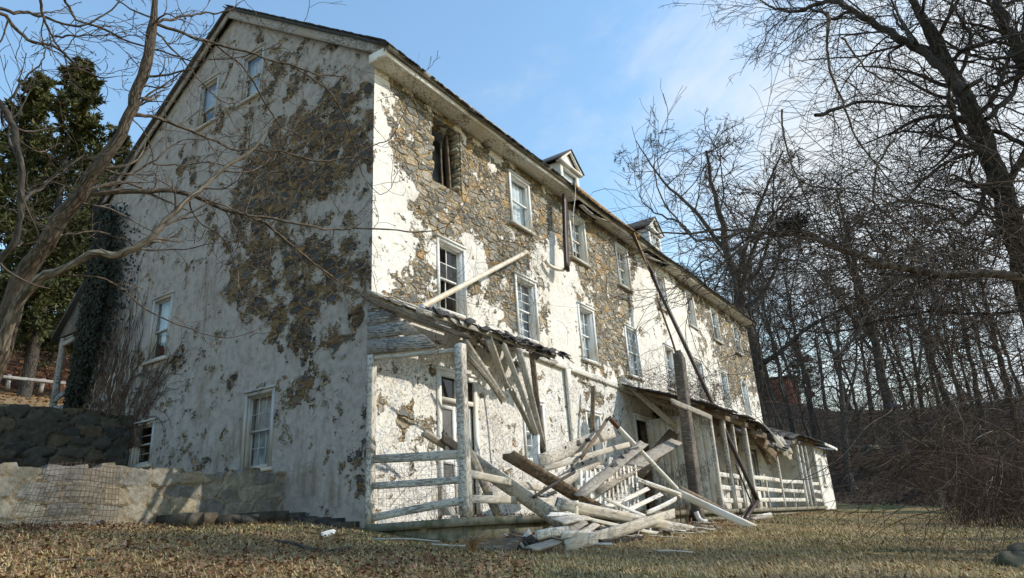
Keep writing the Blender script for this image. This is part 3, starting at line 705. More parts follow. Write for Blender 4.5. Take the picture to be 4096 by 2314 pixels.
mb = MB(); mb.box((a + .1, .9, c - .6), (b + .7, .98, d + .2)); mb.build('inner_wall', M_curtain2, rv)
# doors
def door(a, b, c, d, parent, transom=True, leaf=2, open_=False, label=None):
    m = MB(); cs = .13
    m.box((a, -.02, c), (a + cs, .04, d), Fm); m.box((b - cs, -.02, c), (b, .04, d), Fm); m.box((a + cs, -.02, d - cs), (b - cs, .037, d), Fm); m.box((a - .05, -.01, d), (b + .05, .07, d + .06), Fm)
    zt = d - .62 if transom else d - cs
    if transom: m.box((a + cs, -.1, zt - .06), (b - cs, .02, zt + .04), Fm)
    D = m.build('door', M_trim, parent)
    if label: D['label'] = label
    if transom:
        m = MB(); m.quad(Fm(a + cs, -.06, zt), Fm(b - cs, -.06, zt), Fm(b - cs, -.06, d - cs), Fm(a + cs, -.06, d - cs)); m.build('pane', M_glass, D)
        m = MB(); u = (a + b) / 2; m.box((u - .03, -.09, zt + .04), (u + .03, -.01, d - cs), Fm); m.build('mullion', M_trim, D)
    if not open_:
        wl = (b - a - 2 * cs) / leaf
        for k in range(leaf):
            u0, u1 = a + cs + wl * k + .006, a + cs + wl * (k + 1) - .006
            m = MB(); st = .10
            m.box((u0, -.10, c), (u0 + st, -.055, zt - .07), Fm); m.box((u1 - st, -.10, c), (u1, -.055, zt - .07), Fm)
            for z0, z1 in ((c, c + .75), (c + 1.05, c + 1.15), (zt - .2, zt - .07)): m.box((u0 + st, -.098, z0), (u1 - st, -.058, z1), Fm)
            m.build('door_leaf', M_trim, D)
            m = MB(); m.quad(Fm(u0 + st, -.085, c + .7), Fm(u1 - st, -.085, c + .7), Fm(u1 - st, -.085, zt - .15), Fm(u0 + st, -.085, zt - .15)); m.build('screen', M_screen, D)
    return D
door(*DOOR1, house, label='double screened door with transom light behind the near porch post')
door(*DOOR2, house, transom=False, open_=True, label='open doorway with white panelled surround')
door(*DOOR3, house, transom=False, leaf=1)

# ---- roof, cornice
mb = MB(); n = 150
xs = np.linspace(-.24, LEN + .25, n + 1)
sag = lambda x: -.05 * math.sin(x * .5) ** 2 - .10 * math.exp(-((x - 11) / 2.2) ** 2) - .08 * math.exp(-((x - 15.8) / 1.2) ** 2)
ys = [-.62, -.2, .6, 1.6, 3, 4.5, RIDGE, 7.5, 9.5, 11.4, 12.3]
vv = []; 
jit = [R.uniform(-.025, .025) for _ in xs]
sag0 = sag
sag = lambda x: sag0(x) - .05 * min(1, max(0, (x - 1) / 5)) + .04 * max(0, (x - 24) / 6)
for i, x in enumerate(xs):
    for j, y in enumerate(ys):
        yy = y + (jit[i] if j == 0 else 0); e = .012 * math.sin(x * 2.1 + y * 3) + sag(x) * max(0, 1 - max(y, 0) / 4)
        vv.append((x, yy, roof_z(yy) + .10 + e)); vv.append((x, yy, roof_z(yy) + .02 + e))
k = len(ys); idx = np.arange((n + 1) * k * 2).reshape(n + 1, k, 2)
F = [np.stack([idx[:-1, :-1, 0], idx[1:, :-1, 0], idx[1:, 1:, 0], idx[:-1, 1:, 0]], -1).reshape(-1, 4), np.stack([idx[:-1, :-1, 1], idx[:-1, 1:, 1], idx[1:, 1:, 1], idx[1:, :-1, 1]], -1).reshape(-1, 4),
     np.stack([idx[:-1, 0, 0], idx[:-1, 0, 1], idx[1:, 0, 1], idx[1:, 0, 0]], -1), np.stack([idx[:-1, -1, 0], idx[1:, -1, 0], idx[1:, -1, 1], idx[:-1, -1, 1]], -1),
     np.stack([idx[0, :-1, 0], idx[0, 1:, 0], idx[0, 1:, 1], idx[0, :-1, 1]], -1), np.stack([idx[-1, :-1, 0], idx[-1, :-1, 1], idx[-1, 1:, 1], idx[-1, 1:, 0]], -1)]
mb.add(vv, np.concatenate(F)); roof = mb.build('roof', M_slate, house)
mb = MB()                                # ragged shingle butts along eave and rake
for i in range(260):
    x = -.25 + i * .115 + R.uniform(-.01, .01); y = -.66 + R.uniform(-.03, .03); z = roof_z(y) + .11 + sag(x)
    mb.box((x, y, z - .03), (x + .105, y + .25, z - .012 + R.uniform(0, .02)), lambda u, v, q: (u, v, q + .7 * (v - y)))
for i in range(70):
    y = -.6 + i * .0945; z = roof_z(y) + .10; x = -.28 + R.uniform(-.02, .02)
    mb.box((x, y, z), (x + .3, y + .10, z + .022), lambda u, v, q: (u, v, q + .7 * (v - y) + .02))
mb.build('shingle_edge', M_slate, roof)
mb = MB()                                # rake boards on the gable
mb.board((-.13, -.5, 10.01), (-.13, RIDGE, 14.505), .30, .05, side=(0, 0, 1), n=14, jag=.0, warp=.012)
mb.board((-.12, 12.2, roof_z(12.2) - .04), (-.12, RIDGE + .06, 14.48), .24, .05, side=(0, 0, 1), n=14, jag=.0, warp=.012)
mb.build('rake_board', M_rake, house)
mb = MB()
segs = [(-.14, 4.6, 0), (4.62, 8.35, -.02), (8.4, 13.2, -.06), (13.2, 17.3, -.05), (17.3, 24.7, -.02), (24.75, LEN + .15, .02)]
for x0, x1, dz in segs:
    mb.board((x0, -.47, 9.945 + dz), (x1, -.47 - R.uniform(0, .03), 9.945 + dz + R.uniform(-.015, .015)), .19, .05, side=(0, 0, 1), n=10, jag=.03, warp=.012)
mb.board((-.14, -.5, 9.96), (-.14, .02, 9.96), .24, .05, side=(0, 0, 1), jag=0)
fas = mb.build('fascia', M_fascia, house)
mb = MB()
for x0, x1 in ((-.12, 8.9), (10.9, 14.6), (17.0, LEN)):
    mb.board((x0, -.235, 9.86), (x1, -.235, 9.86 + R.uniform(-.015, .01)), .46, .03, side=(0, 1, 0), n=12, jag=.12, warp=.008)
mb.build('soffit', M_white, house)
mb = MB()                                # hanging torn soffit strips
mb.board((9.0, -.40, 9.66), (11.4, -.50, 9.83), .16, .025, side=(0, 1, .2), n=12, jag=.15, warp=.05, bend=-.1); mb.build('torn_soffit_strip', M_tan, house)
mb = MB(); mb.board((14.3, -.40, 9.60), (16.7, -.45, 9.82), .14, .025, side=(0, 1, .2), n=12, jag=.15, warp=.05, bend=-.1)
mb.build('torn_soffit_strip', M_tan, house)
for x in np.arange(9.0, 17.2, .55):
    mb = MB(); mb.box((x, -.42, 9.90 + R.uniform(-.03, .03)), (x + .06, .1, 10.05)); mb.build('rafter_end', M_char, house)
for x0, x1 in ((8.8, 11), (14.5, 17.2)): mb = MB(); mb.box((x0, .05, 9.93), (x1, .09, 10.3)); mb.build('eave_backing', M_char, house)
# crown moulding / box gutter
mb = MB(); mb.board((-.16, -.57, 10.03), (8.3, -.58, 9.99), .12, .09, side=(0, -.6, 1), n=14, jag=.03, warp=.012); mb.board((13.4, -.57, 9.97), (LEN + .15, -.57, 10.01), .10, .08, side=(0, -.6, 1), n=20, jag=.1, warp=.012)
mb.build('gutter', M_rake, house)
mb = MB(); mb.board((8.3, -.61, 10.0), (13.35, -.62, 9.93), .15, .10, side=(0, -.6, 1), n=16, jag=.06, warp=.02, bend=-.05); mb.build('box_gutter', M_rustgut, house)
mb = MB(); P = spline([(8.15, -.62, 10.07), (8.2, -.70, 9.98), (8.22, -.66, 9.6), (8.1, -.6, 9.0), (8.05, -.55, 8.3)], 14)
for p, q in zip(P[:-1], P[1:]): mb.quad(p, p + (.10, 0.03, 0), q + (.08, .03, 0), q)
mb.build('peeling_flashing', M_rail, house)
# dormers
def dormer(xc, lab):
    hw = .68; yf = .62; zb = roof_z(yf); zt = 11.97 + (0 if xc < 14 else .15); zp = zt + .62
    m = MB(); 
    yb = lambda z: (z - 10.17) / .707 - .5
    for sx in (-1, 1):
        x0, x1 = (xc - hw, xc - hw + .06) if sx < 0 else (xc + hw - .06, xc + hw)
        P = [(x0, yf, zb - .1), (x1, yf, zb - .1), (x1, yb(zt), zt), (x0, yb(zt), zt), (x0, yf, zt), (x1, yf, zt)]
        m.quad(P[0], P[4], P[3], P[3]); m.quad(P[1], P[2], P[5], P[5]); m.quad(P[0], P[1], P[5], P[4])
        for k in range(6):                # clapboards
            z0 = zb + .05 + k * (zt - zb) / 6; y1 = yb(z0)
            if y1 > yf + .1:
                xo = x0 - .016 if sx < 0 else x1 + .016
                m.quad((xo, yf, z0), (xo, y1, z0), (x0 if sx < 0 else x1, y1 + .1, z0 + .2), (x0 if sx < 0 else x1, yf, z0 + .2))
    m.box((xc - hw, yf, zb - .25), (xc + hw, yf + .05, zb + .02))
    D = m.build('dormer', M_trim, house); D['label'] = lab
    fn = lambda u, d, z: (u, yf - d, z)
    a, b, c, d = xc - hw + .0, xc + hw, zb - .05, zt
    m = MB(); cs = .17
    m.box((a, -.05, c), (a + cs, .04, d), fn); m.box((b - cs, -.05, c), (b, .04, d), fn); m.box((a + cs, -.05, d - .14), (b - cs, .036, d), fn); m.box((a + cs, -.05, c), (b - cs, .036, c + .12), fn)
    zm = (c + d) / 2
    for z in (zm,): m.box((a + cs, -.04, z - .03), (b - cs, .0, z + .03), fn)
    if xc > 14:
        for i in (1, 2): u = a + cs + (b - a - 2 * cs) * i / 3; m.box((u - .012, -.035, c), (u + .012, -.01, d), fn)
        for z in (c + (d - c) * .27, c + (d - c) * .75): m.box((a + cs, -.034, z - .012), (b - cs, -.011, z + .012), fn)
    m.build('window_frame', M_trim, D)
    m = MB(); m.quad(fn(a + cs, -.04, c), fn(b - cs, -.04, c), fn(b - cs, -.04, d), fn(a + cs, -.04, d)); m.build('pane', M_glass, D)
    m = MB(); m.quad(fn(a + cs, -.12, c), fn(b - cs, -.12, c), fn(b - cs, -.12, d), fn(a + cs, -.12, d)); m.build('curtain', M_curtain, D)
    m = MB(); m.quad((a, yf - .02, zt), (b, yf - .02, zt), (xc, yf - .02, zp), (xc, yf - .02, zp)); m.build('pediment', M_trim, D)
    m = MB(); m.box((a - .14, yf - .16, zt - .0), (b + .14, yf + .05, zt + .07))
    for sx in (-1, 1): m.board((xc + sx * (hw + .16), yf - .12, zt + .02), (xc, yf - .12, zp + .10), .10, .08, side=(0, 0, 1), jag=0)
    m.build('cornice', M_trim, D)
    m = MB()
    for sx in (-1, 1):
        m.hexa([(xc + sx * (hw + .2), yf - .2, zt + .06), (xc + sx * (hw + .2), yb(zt) + .1, zt + .06), (xc, yb(zp) + .2, zp + .13), (xc, yf - .2, zp + .13)] + [(xc + sx * (hw + .2), yf - .2, zt + .11), (xc + sx * (hw + .2), yb(zt) + .1, zt + .11), (xc, yb(zp) + .2, zp + .19), (xc, yf - .2, zp + .19)])
    m.build('roof', M_slate, D)
dormer(10.45, 'dormer with plain sash window, nearer the gable end'); dormer(18.35, 'dormer with many-paned window, farther from the gable end')
mb = MB(); mb.hexa([(12.6, -.3, 10.33), (14.3, -.3, 10.3), (14.2, .9, 11.1), (12.9, 1.0, 11.4), (12.6, -.3, 10.4), (14.3, -.3, 10.36), (14.2, .9, 11.2), (12.9, 1.0, 11.52)])
for i in range(14): x = R.uniform(12.6, 14); y = R.uniform(.3, 1); mb.board((x, y, roof_z(y) + .2), (x + .35, y + .1, roof_z(y) + R.uniform(.35, .6)), .3, .02, jag=.05)
mb.build('torn_shingles', M_tar, house)

# ------------------------------------------------------------------ ivy on the far gable corner
ivy = empty('ivy', (-.1, 10.6, 3), 'dark evergreen ivy climbing the far corner of the gable wall', 'ivy')
C = []; 
for k in range(9000):
    z = 3.0 + 7.0 * RN.random() ** .8
    wd = .35 + .9 * (1 - abs((z - 7.2) / 3.9)) if z < 9.8 else .3
    y = 11.75 - abs(RN.normal(0, wd * .75)) + .1
    C.append((-.05 - .28 * RN.random() * (1 if y > 10.6 else .35) - .02, y, z))
C = np.array(C); n = len(C); A = RN.normal(0, 1, (n, 3)); A[:, 0] *= .4; A /= np.linalg.norm(A, axis=1, keepdims=True); B = np.cross(A, (1, .2, .3)); B /= np.linalg.norm(B, axis=1, keepdims=True)
sz = RN.uniform(.03, .065, (n, 1)); mb = MB(); mb.cards(C, A * sz, B * sz); mb.build('leaves', M_ivy, ivy)
mb = MB()
for k in range(120):
    y = RN.uniform(8.2, 11.4) if k > 25 else RN.uniform(9, 11.4); z = 2.2 if y < 9 else 3.0; pts = [(-.035, y, z)]
    h = RN.uniform(1, 4.5) * (1 if y > 9 else .6)
    for i in range(12): y += RN.normal(-.02, .10); z += h / 12; pts.append((-.04, min(y, 11.6), z))
    P = spline(pts, 30); mb.tubes(P, np.linspace(.016, .005, 30), 4)
for k in range(34):                       # creepers reaching right along the plaster
    y, z = RN.uniform(7.5, 9.0), RN.uniform(2.9, 4.2); a = RN.uniform(-2.9, -1.9); pts = [(-.035, y, z)]
    for i in range(11): a += RN.normal(0, .35); y += math.cos(a) * .17; z -= math.sin(a) * .17 * (1 if RN.random() > .25 else -.4); pts.append((-.04, max(y, .5), max(z, 1.6)))
    P = spline(pts, 34); mb.tubes(P, np.linspace(.011, .004, 34), 4)
mb.build('stems', M_vine, ivy)

# ------------------------------------------------------------------ retaining walls
def stone_wall(name, x0, x1, y, zb, zt, thick, mat, label, amp=.05, res=.05, seed=1):
    """rubble wall facing -Y: stones bulge, joints sit back, the top edge is uneven"""
    rg = np.random.default_rng(seed)
    sw, sh = .52, .27
    U = np.arange(x0, x1 + res, res); Zn = int((zt - zb) / res) + 1
    nx_, nz_ = int((x1 - x0) / sw) + 3, int((zt - zb) / sh) + 3
    jx = rg.uniform(.1, .9, (nx_ + 2, nz_ + 2)); jz = rg.uniform(.2, .8, (nx_ + 2, nz_ + 2)); hh = rg.uniform(.2, 1, (nx_ + 2, nz_ + 2)); tx = rg.normal(0, .5, (nx_ + 2, nz_ + 2)); tz = rg.normal(0, .5, (nx_ + 2, nz_ + 2))
    top = zt + .03 * np.sin(U * 2.3 + seed) + .025 * np.sin(U * 5.1)
    stp = np.repeat(rg.uniform(-.05, .05, len(U) // 8 + 2), 8)[:len(U)]; top = top + stp
    UU = np.repeat(U[:, None], Zn, 1); T = np.linspace(0, 1, Zn)[None, :]; ZZ = zb + (top[:, None] - zb) * T
    d1 = np.full(UU.shape, 9.); d2 = d1.copy(); H = np.zeros(UU.shape); SID = H.copy()
    cx = np.floor((UU - x0) / sw).astype(int); cz = np.floor((ZZ - zb) / sh).astype(int)
    for i in (-1, 0, 1):
        for j in (-1, 0, 1):
            a = np.clip(cx + i + 1, 0, nx_ + 1); b = np.clip(cz + j + 1, 0, nz_ + 1)
            px = (a - 1 + jx[a, b] + .5 * ((b % 2))) * sw; pz = (b - 1 + jz[a, b]) * sh
            ex = (UU - x0 - px) / sw; ez = (ZZ - zb - pz) / sh; dd = np.maximum(np.abs(ex) * .9, np.abs(ez)) * .6 + .4 * np.hypot(ex, ez)
            nw = dd < d1; d2 = np.where(nw, d1, np.minimum(d2, dd)); H = np.where(nw, hh[a, b] + tx[a, b] * ex * .6 + tz[a, b] * ez * .6, H); SID = np.where(nw, (hh[a, b] * 7.31) % 1, SID); d1 = np.where(nw, dd, d1)
    e = np.clip((d2 - d1) / .13, 0, 1); D = amp * np.clip(e * 2.6, 0, 1) * (.35 + .75 * H) + rg.normal(0, .004, e.shape) 
    mb = MB(); n0, n1 = UU.shape; idx = np.arange(n0 * n1).reshape(n0, n1)
    mb.add(np.stack([UU, y - D, ZZ], -1).reshape(-1, 3), np.stack([idx[:-1, :-1], idx[1:, :-1], idx[1:, 1:], idx[:-1, 1:]], -1).reshape(-1, 4))
    for i in range(n0 - 1):
        mb.quad((U[i], y - D[i, -1], top[i]), (U[i + 1], y - D[i + 1, -1], top[i + 1]), (U[i + 1], y + thick, top[i + 1] - .03), (U[i], y + thick, top[i] - .03))
    nq = mb.n - UU.size
    o = mb.build(name, mat, attrs={'stone': np.concatenate([SID.ravel(), np.full(nq, .4)]), 'joint': np.concatenate([e.ravel(), np.ones(nq)])}); return tag(o, label, 'wall')
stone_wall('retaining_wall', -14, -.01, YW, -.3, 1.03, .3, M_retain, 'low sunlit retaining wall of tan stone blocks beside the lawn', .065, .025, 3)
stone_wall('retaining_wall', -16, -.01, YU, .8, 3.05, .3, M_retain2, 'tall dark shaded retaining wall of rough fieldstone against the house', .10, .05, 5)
mb = MB()
for i in range(7):
    x = -.15 - i * .36; h = R.uniform(.10, .2); mb.box((x - .34, YW - .75 - R.uniform(0, .2), gz(x, YW - .6) - .05), (x, YW - .10, gz(x, YW - .6) + h))
# stone coping at the foot of the gable
for i in range(6):
    y = .2 + i * .37; mb.box((-.42 - R.uniform(0, .1), y, -.3), (-.03, y + .35, .02 + .04 * i + R.uniform(-.02, .02)))
o = mb.build('stone_footing', M_retain2, attrs={'stone': np.repeat(RN.random(mb.n // 8 + 1), 8)[:mb.n], 'joint': np.ones(mb.n)}); tag(o, 'broken low stone ledge along the foot of the gable', 'stone ledge')

# ------------------------------------------------------------------ front porch
porch = empty('front_porch', (13, -2.3, -.08), 'collapsing wooden front porch on a mossy concrete platform', 'porch')
PZ, PD = -.07, 2.42
mb = MB(); mb.box((-.12, -PD, -.20), (29.6, -.03, PZ)); mb.build('platform_slab', M_conc, porch)
mb = MB(); mb.box((-.03, -PD + .10, -.9), (29.5, -PD + .25, -.2)); mb.box((-.03, -PD + .25, -.9), (.12, -.05, -.2)); mb.build('platform_foundation', M_conc, porch)
def post(x, y, z0, z1, w, mat=M_peel, lean=(0, 0), name='post'):
    m = MB(); m.board((x, y, z0), (x + lean[0], y + lean[1], z1), w, w * .95, side=(1, 0, 0), n=10, jag=.0, warp=.006); return m.build(name, mat, porch)
post(-.04, -2.26, PZ, 2.86, .155, M_peel, (.03, .02)); post(-.05, -.09, PZ, 3.05, .13, M_peel)
mb = MB()     # near end panel of siding boards, grey and flaking
b0 = [(-.09, 0.0, 3.08), (-.09, -2.2, 2.80)]
for k in range(4):
    z0, z1 = 3.08 + k * .285, 3.08 + (k + 1) * .285 - .006
    yl = lambda z: -(4.28 - z) / 1.43 * 2.25
    y_out0, y_out1 = max(-2.2, yl(z0 + .06)), max(-2.2, yl(z1))
    sagk = -.26 * (1 - k / 4)
    P = [(-.10, 0, z0), (-.10, y_out0, z0 + sagk * (y_out0 / -2.2)), (-.10, y_out1 + .0, z1 + sagk * (y_out1 / -2.2)), (-.10, 0, z1)]
    Q = [(-.075, p[1], p[2]) for p in P]
    mb.hexa(P + Q)
    mb.uv[-1] = mb.uv[-1]
mb.build('end_panel', M_gpanel, porch)
mb = MB(); mb.board((-.03, -.02, 3.0), (-.03, -2.2, 2.76), .07, .08, side=(0, 0, 1), n=12, jag=0, bend=0.0); mb.build('end_beam', M_tan, porch)
mb = MB()
for k in range(10):
    y = -.1 - k * .21; mb.quad((-.035, y, 2.96 - .02 * k + .05 * math.sin(k / 9 * 3.14)), (-.035, y - .21, 2.96 - .02 * (k + 1) + .05 * math.sin((k + 1) / 9 * 3.14)), (-.035, y - .21, 3.15 - .04 * k), (-.035, y, 3.15 - .04 * k))
mb.build('arched_trim', M_tan, porch)
mb = MB(); mb.board((-.12, .0, 4.26), (-.12, -2.45, 2.92), .11, .04, side=(0, 0, 1), n=12, jag=.15, warp=.03, taper=.7); mb.build('rake_board', M_brown, porch)
for z0, z1, w_ in ((1.06, .95, .15), (.60, .52, .12), (.04, .19, .13)):
    m = MB(); m.board((-.05, -.12, z0), (-.05, -2.2, z1), w_, .045, side=(0, 0, 1), n=8, jag=.02); m.build('railing', M_peel, porch)
for z0, z1, xe in ((.62, .42, 2.2), (.22, .16, 2.6)):
    m = MB(); m.board((0, -2.3, z0), (xe, -2.34, z1), .13, .04, side=(0, 0, 1), n=8, jag=.04); m.build('railing', M_tan, porch)
# near roof remnant: boards against the wall with torn tar shingles, from X=0 to 5.6
mb = MB()
for k in range(4):
    y0 = -.12 - k * .27; z0 = 4.33 - k * .15
    mb.board((-.15 + R.uniform(0, .06), y0, z0), (5.2 - k * .45 + R.uniform(-.2, .2), y0 - .05, z0 - .02 - .02 * k), .25, .025, side=(0, -1, -.58), n=12, jag=.1, warp=.012)
mb.build('roof_board', M_tan, porch)
mb = MB()
for i in range(150):
    x = R.uniform(-.1, 5.0); y = -R.uniform(.05, 1.05) * (1 - .12 * max(0, x - 3)); z = 4.33 + y * .56 + .035
    if R.random() < (.35 if x < 2.2 else .9): mb.board((x, y, z), (x + R.uniform(.12, .3), y - .02, z + R.uniform(-.01, .05)), R.uniform(.12, .26), .012, side=(0, -1, -.56 + R.uniform(-.3, .15)), n=4, jag=.06, warp=.02)
for i in range(26):
    x = 4.2 + R.uniform(0, 1.3); y = -R.uniform(.2, .9); z = 4.33 + y * .56; mb.board((x, y, z), (x + R.uniform(.15, .3), y - R.uniform(.0, .2), z + R.uniform(-.18, .08)), R.uniform(.15, .3), .014, side=(0, -1, R.uniform(-1, .1)), n=4, jag=.08, warp=.04)
for i in range(60):
    x = R.choice((R.uniform(.2, 5.5), R.uniform(2.6, 5.6))); y = -1.14 - R.uniform(0, .12); z = 3.82 + R.uniform(-.02, .03); mb.board((x, y, z), (x + R.uniform(.10, .3), y - .03, z + R.uniform(-.10, .03)), R.uniform(.10, .22), .014, side=(.2, -1, R.uniform(-1.6, -.2)), n=4, jag=.08, warp=.03)
mb.build('torn_shingles', M_tar, porch)
mb = MB()
mb.board((0.0, -1.20, 3.72), (5.3, -1.12, 3.76), .10, .04, side=(0, -.2, 1), n=12, jag=.05, warp=.02, bend=.05); mb.build('broken_fascia', M_tan, porch)
# hanging rafters (pixel ends on the photo, put at their own depth)
def raft(p, q, yp, yq, w, mat=M_tan, t=.045):
    m = MB(); m.board(aY(*p, yp), aY(*q, yq), w, t, n=8, jag=.14, warp=.02, taper=.8); return m.build('hanging_rafter', mat, porch)
raft((1172, 868), (1262, 1005), -1.9, -1.75, .17); raft((1180, 905), (1250, 985), -1.9, -1.8, .10, M_grey)
raft((1230, 862), (1278, 975), -1.6, -1.3, .15); raft((1268, 872), (1350, 1098), -1.3, -1.25, .13); raft((1302, 880), (1367, 1118), -1.15, -1.1, .16)
raft((1338, 890), (1366, 1114), -1.0, -1.0, .14, M_brown); raft((1288, 985), (1336, 1088), -1.1, -1.1, .12, M_grey)
m = MB(); m.board((.1, -.05, 4.18), (6.1, -.05, 4.16), .15, .06, side=(0, 0, 1), n=14, jag=.02); m.build('ledger', M_white, porch)
m = MB(); m.board((6.1, -.045, 4.12), (11.3, -.045, 3.98), .17, .07, side=(0, 0, 1), n=14, jag=.06); m.build('ledger', M_white, porch)
m = MB(); m.board((7.86, -.06, PZ), (7.86, -.06, 4.02), .26, .07, side=(1, 0, 0), n=10, jag=.02); m.build('wall_post', M_white, porch)
m = MB(); m.board((11.2, -.12, 3.95), (17.2, -1.1, 3.35), .30, .05, side=(0, -.5, 1), n=14, jag=.08, warp=.03); m.build('roof_beam', M_tan, porch)
m = MB(); m.board(aY(1560, 950, -.1), aY(1698, 1072, -1.2), .20, .06, n=8, jag=.05); m.build('brace', M_tan, porch)
# far part: posts, rails, shingled lean-to roof that dips in the middle
for x in (13.05, 14.45, 15.55, 17.0): post(x, -2.3, PZ, 2.95 + R.uniform(-.05, .05), .17 if x != 15.55 else .12, M_peel, (.08, 0))
post(21.2, -2.3, PZ, 2.35, .15, M_peel, (.05, 0)); post(25.5, -2.3, PZ, 2.98, .17, M_white, (.1, 0)); post(26.4, -2.3, PZ, 2.95, .14, M_white, (.1, 0)); post(27.3, -2.3, PZ, 2.95, .14, M_white, (.1, 0)); post(29.25, -2.3, PZ, 3.0, .14, M_white, (.1, 0))
for x0, x1 in ((13.1, 14.4), (14.5, 15.5), (17.1, 21.15), (21.25, 25.4), (27.35, 29.2)):
    for z in (1.0, .6, .22):
        m = MB(); m.board((x0, -2.3, z + R.uniform(-.03, .03)), (x1, -2.3, z + R.uniform(-.03, .03)), .15, .045, side=(0, 0, 1), n=8, jag=.01, warp=.012); m.build('railing', M_white, porch)
for x in (19.0, 23.3): post(x, -2.28, PZ, 1.05, .09, M_white, name='baluster')
def proof(x):                             # outer edge height and wall height along the far roof
    dip = .95 * math.exp(-((x - 20.8) / 2.0) ** 2)
    return 3.05 - dip, 4.05 - dip * .35
mb = MB(); n = 60; xs = np.linspace(11.3, 30.2, n)
rows_ = 8
for i in range(n - 1):
    for j in range(rows_):
        def pt(x, t):
            zo, zw = proof(x); return (x, -2.75 * t - .03, zw + (zo - zw) * t + .02 * math.sin(x * 3 + t * 9))
        if (R.random() < .12 and j > 5) or (19.6 < xs[i] < 20.6 and j > 2): continue
        a, b, c, d = pt(xs[i], j / rows_), pt(xs[i + 1], j / rows_), pt(xs[i + 1], (j + 1) / rows_), pt(xs[i], (j + 1) / rows_)
        lift = .03 + R.uniform(0, .03)
        mb.hexa([d, c, b, a, (d[0], d[1] - .03, d[2] + lift), (c[0], c[1] - .03, c[2] + lift), (b[0], b[1], b[2] + .012), (a[0], a[1], a[2] + .012)])
mb.build('roof', M_slate, porch)
mb = MB()
for k in range(16):
    x = 11.8 + k * 1.15; zo, zw = proof(x); mb.board((x, -.05, zw - .08), (x + .05, -2.6, zo - .06), .12, .045, side=(0, 0, 1), jag=.05)
mb.build('roof_rafters', M_brown, porch)
mb = MB()
mb.board((11.2, -2.36, 2.98), (19.0, -2.36, 2.92), .18, .06, side=(0, 0, 1), n=14, jag=.08, warp=.03); mb.board((19.0, -2.36, 2.9), (21.0, -2.30, 2.15), .18, .06, side=(0, 0, 1), n=8, jag=.2); mb.board((22.8, -2.36, 2.7), (30.0, -2.36, 3.0), .16, .06, side=(0, 0, 1), n=12, jag=.1)
mb.build('roof_plate', M_brown, porch)
m = MB(); m.board(aY(1690, 1008, -2.6), aY(1790, 1053, -2.7), .16, .03, n=8, jag=.2, warp=.02); m.build('loose_board', M_grey, porch)
mb = MB()                                 # sheeting behind the far posts and the closed bay

for k in range(9): mb.board((13.0, -.25 - k * .24, PZ), (13.0, -.25 - k * .24, 3.0), .235, .03, side=(0, 1, 0), jag=.0, warp=.004)

mb.build('bay_partition', M_white, porch)
for p, q, yy, w_ in (((1875, 1075), (1950, 1150), -2.2, .35), ((1880, 1090), (1945, 1135), -1.9, .25), ((1900, 1110), (1935, 1165), -1.5, .2), ((1890, 1085), (1925, 1100), -2.4, .22)):
    m = MB(); m.board(aY(*p, yy), aY(*q, yy - .2), w_, .04, n=8, jag=.2, warp=.03); m.build('fallen_board', M_brown, porch)
m = MB(); m.board((23.4, -1.2, 4.1), (22.2, -2.3, 2.7), .7, .03, side=(1, 0, -.2), n=8, jag=.1); m.build('tilted_panel', M_grey, porch)
m = MB(); 
for i in range(9): m.board((21.4 + R.uniform(-.5, .7), -2.4, 2.5 + R.uniform(-.2, .3)), (22.3 + R.uniform(-.5, .7), -2.6, 2.2 + R.uniform(-.2, .3)), R.uniform(.2, .4), .015, n=4, jag=.1, warp=.03)
m.build('hanging_shingles', M_tan, porch)
# chicken wire in the near bay
mb = MB()
for k in range(20): 
    y = -.15 - k * .105; mb.tubes(spline([(-.02, y, .15), (-.02 + .03 * math.sin(k), y, .55), (-.02, y, .98 + .03 * math.sin(k * 2))], 8), np.full(8, .0022), 3)
for k in range(9):
    z = .15 + k * .1; mb.tubes(spline([(-.02, -.15, z + .02), (0, -1.1, z - .04 * math.sin(k)), (-.02, -2.2, z)], 14), np.full(14, .0022), 3)
mb.build('wire_netting', M_wire, porch)

# ------------------------------------------------------------------ shed at the far end
shed = empty('shed', (31, -1.2, -.1), 'small white rendered shed with shingled roof at the far porch end', 'shed')
SX0, SX1, SY = 29.62, 32.7, -2.32
SW_ = (30.3, 31.0, .95, 2.28)
sfn = lambda u, d, z: (u, SY - d, z)
wall_grid('wall', np.linspace(SX0, SX1, 20), np.linspace(-.5, 2.95, 22), [SW_], sfn, lambda u: 2.95, lambda U, Z: np.full(U.shape, .82) - .1 * (U > 32.2), M_plain, shed, .2, chip=lambda U, Z: U * 0)
mb = MB(); mb.quad((SX1, SY, -.5), (SX1, 3, -.5), (SX1, 3, 4.2), (SX1, SY, 2.95)); mb.quad((SX0, 3, -.5), (SX0, SY, -.5), (SX0, SY, 2.95), (SX0, 3, 4.2)); mb.quad((SX0, 3, -.5), (SX1, 3, -.5), (SX1, 3, 4.2), (SX0, 3, 4.2))
mb.build('wall', M_plain, shed, attrs={'bias': np.full(mb.n, .8), 'chip': np.zeros(mb.n)})
window(sfn, *SW_, 1, 1, M_curtain2, shed, rec=.05)
mb = MB()
for j in range(9):
    for i in range(14):
        x0 = SX0 + i * .27 - .1; y0 = SY - .45 + j * .6; z0 = 3.0 + (y0 - SY) * .25 + .05
        mb.hexa([(x0, y0, z0), (x0 + .26, y0, z0 + R.uniform(-.01, .01)), (x0 + .26, y0 + .62, z0 + .15), (x0, y0 + .62, z0 + .15), (x0, y0, z0 + .03), (x0 + .26, y0, z0 + .03 + R.uniform(0, .02)), (x0 + .26, y0 + .62, z0 + .17), (x0, y0 + .62, z0 + .17)])
mb.build('roof', M_slate, shed)
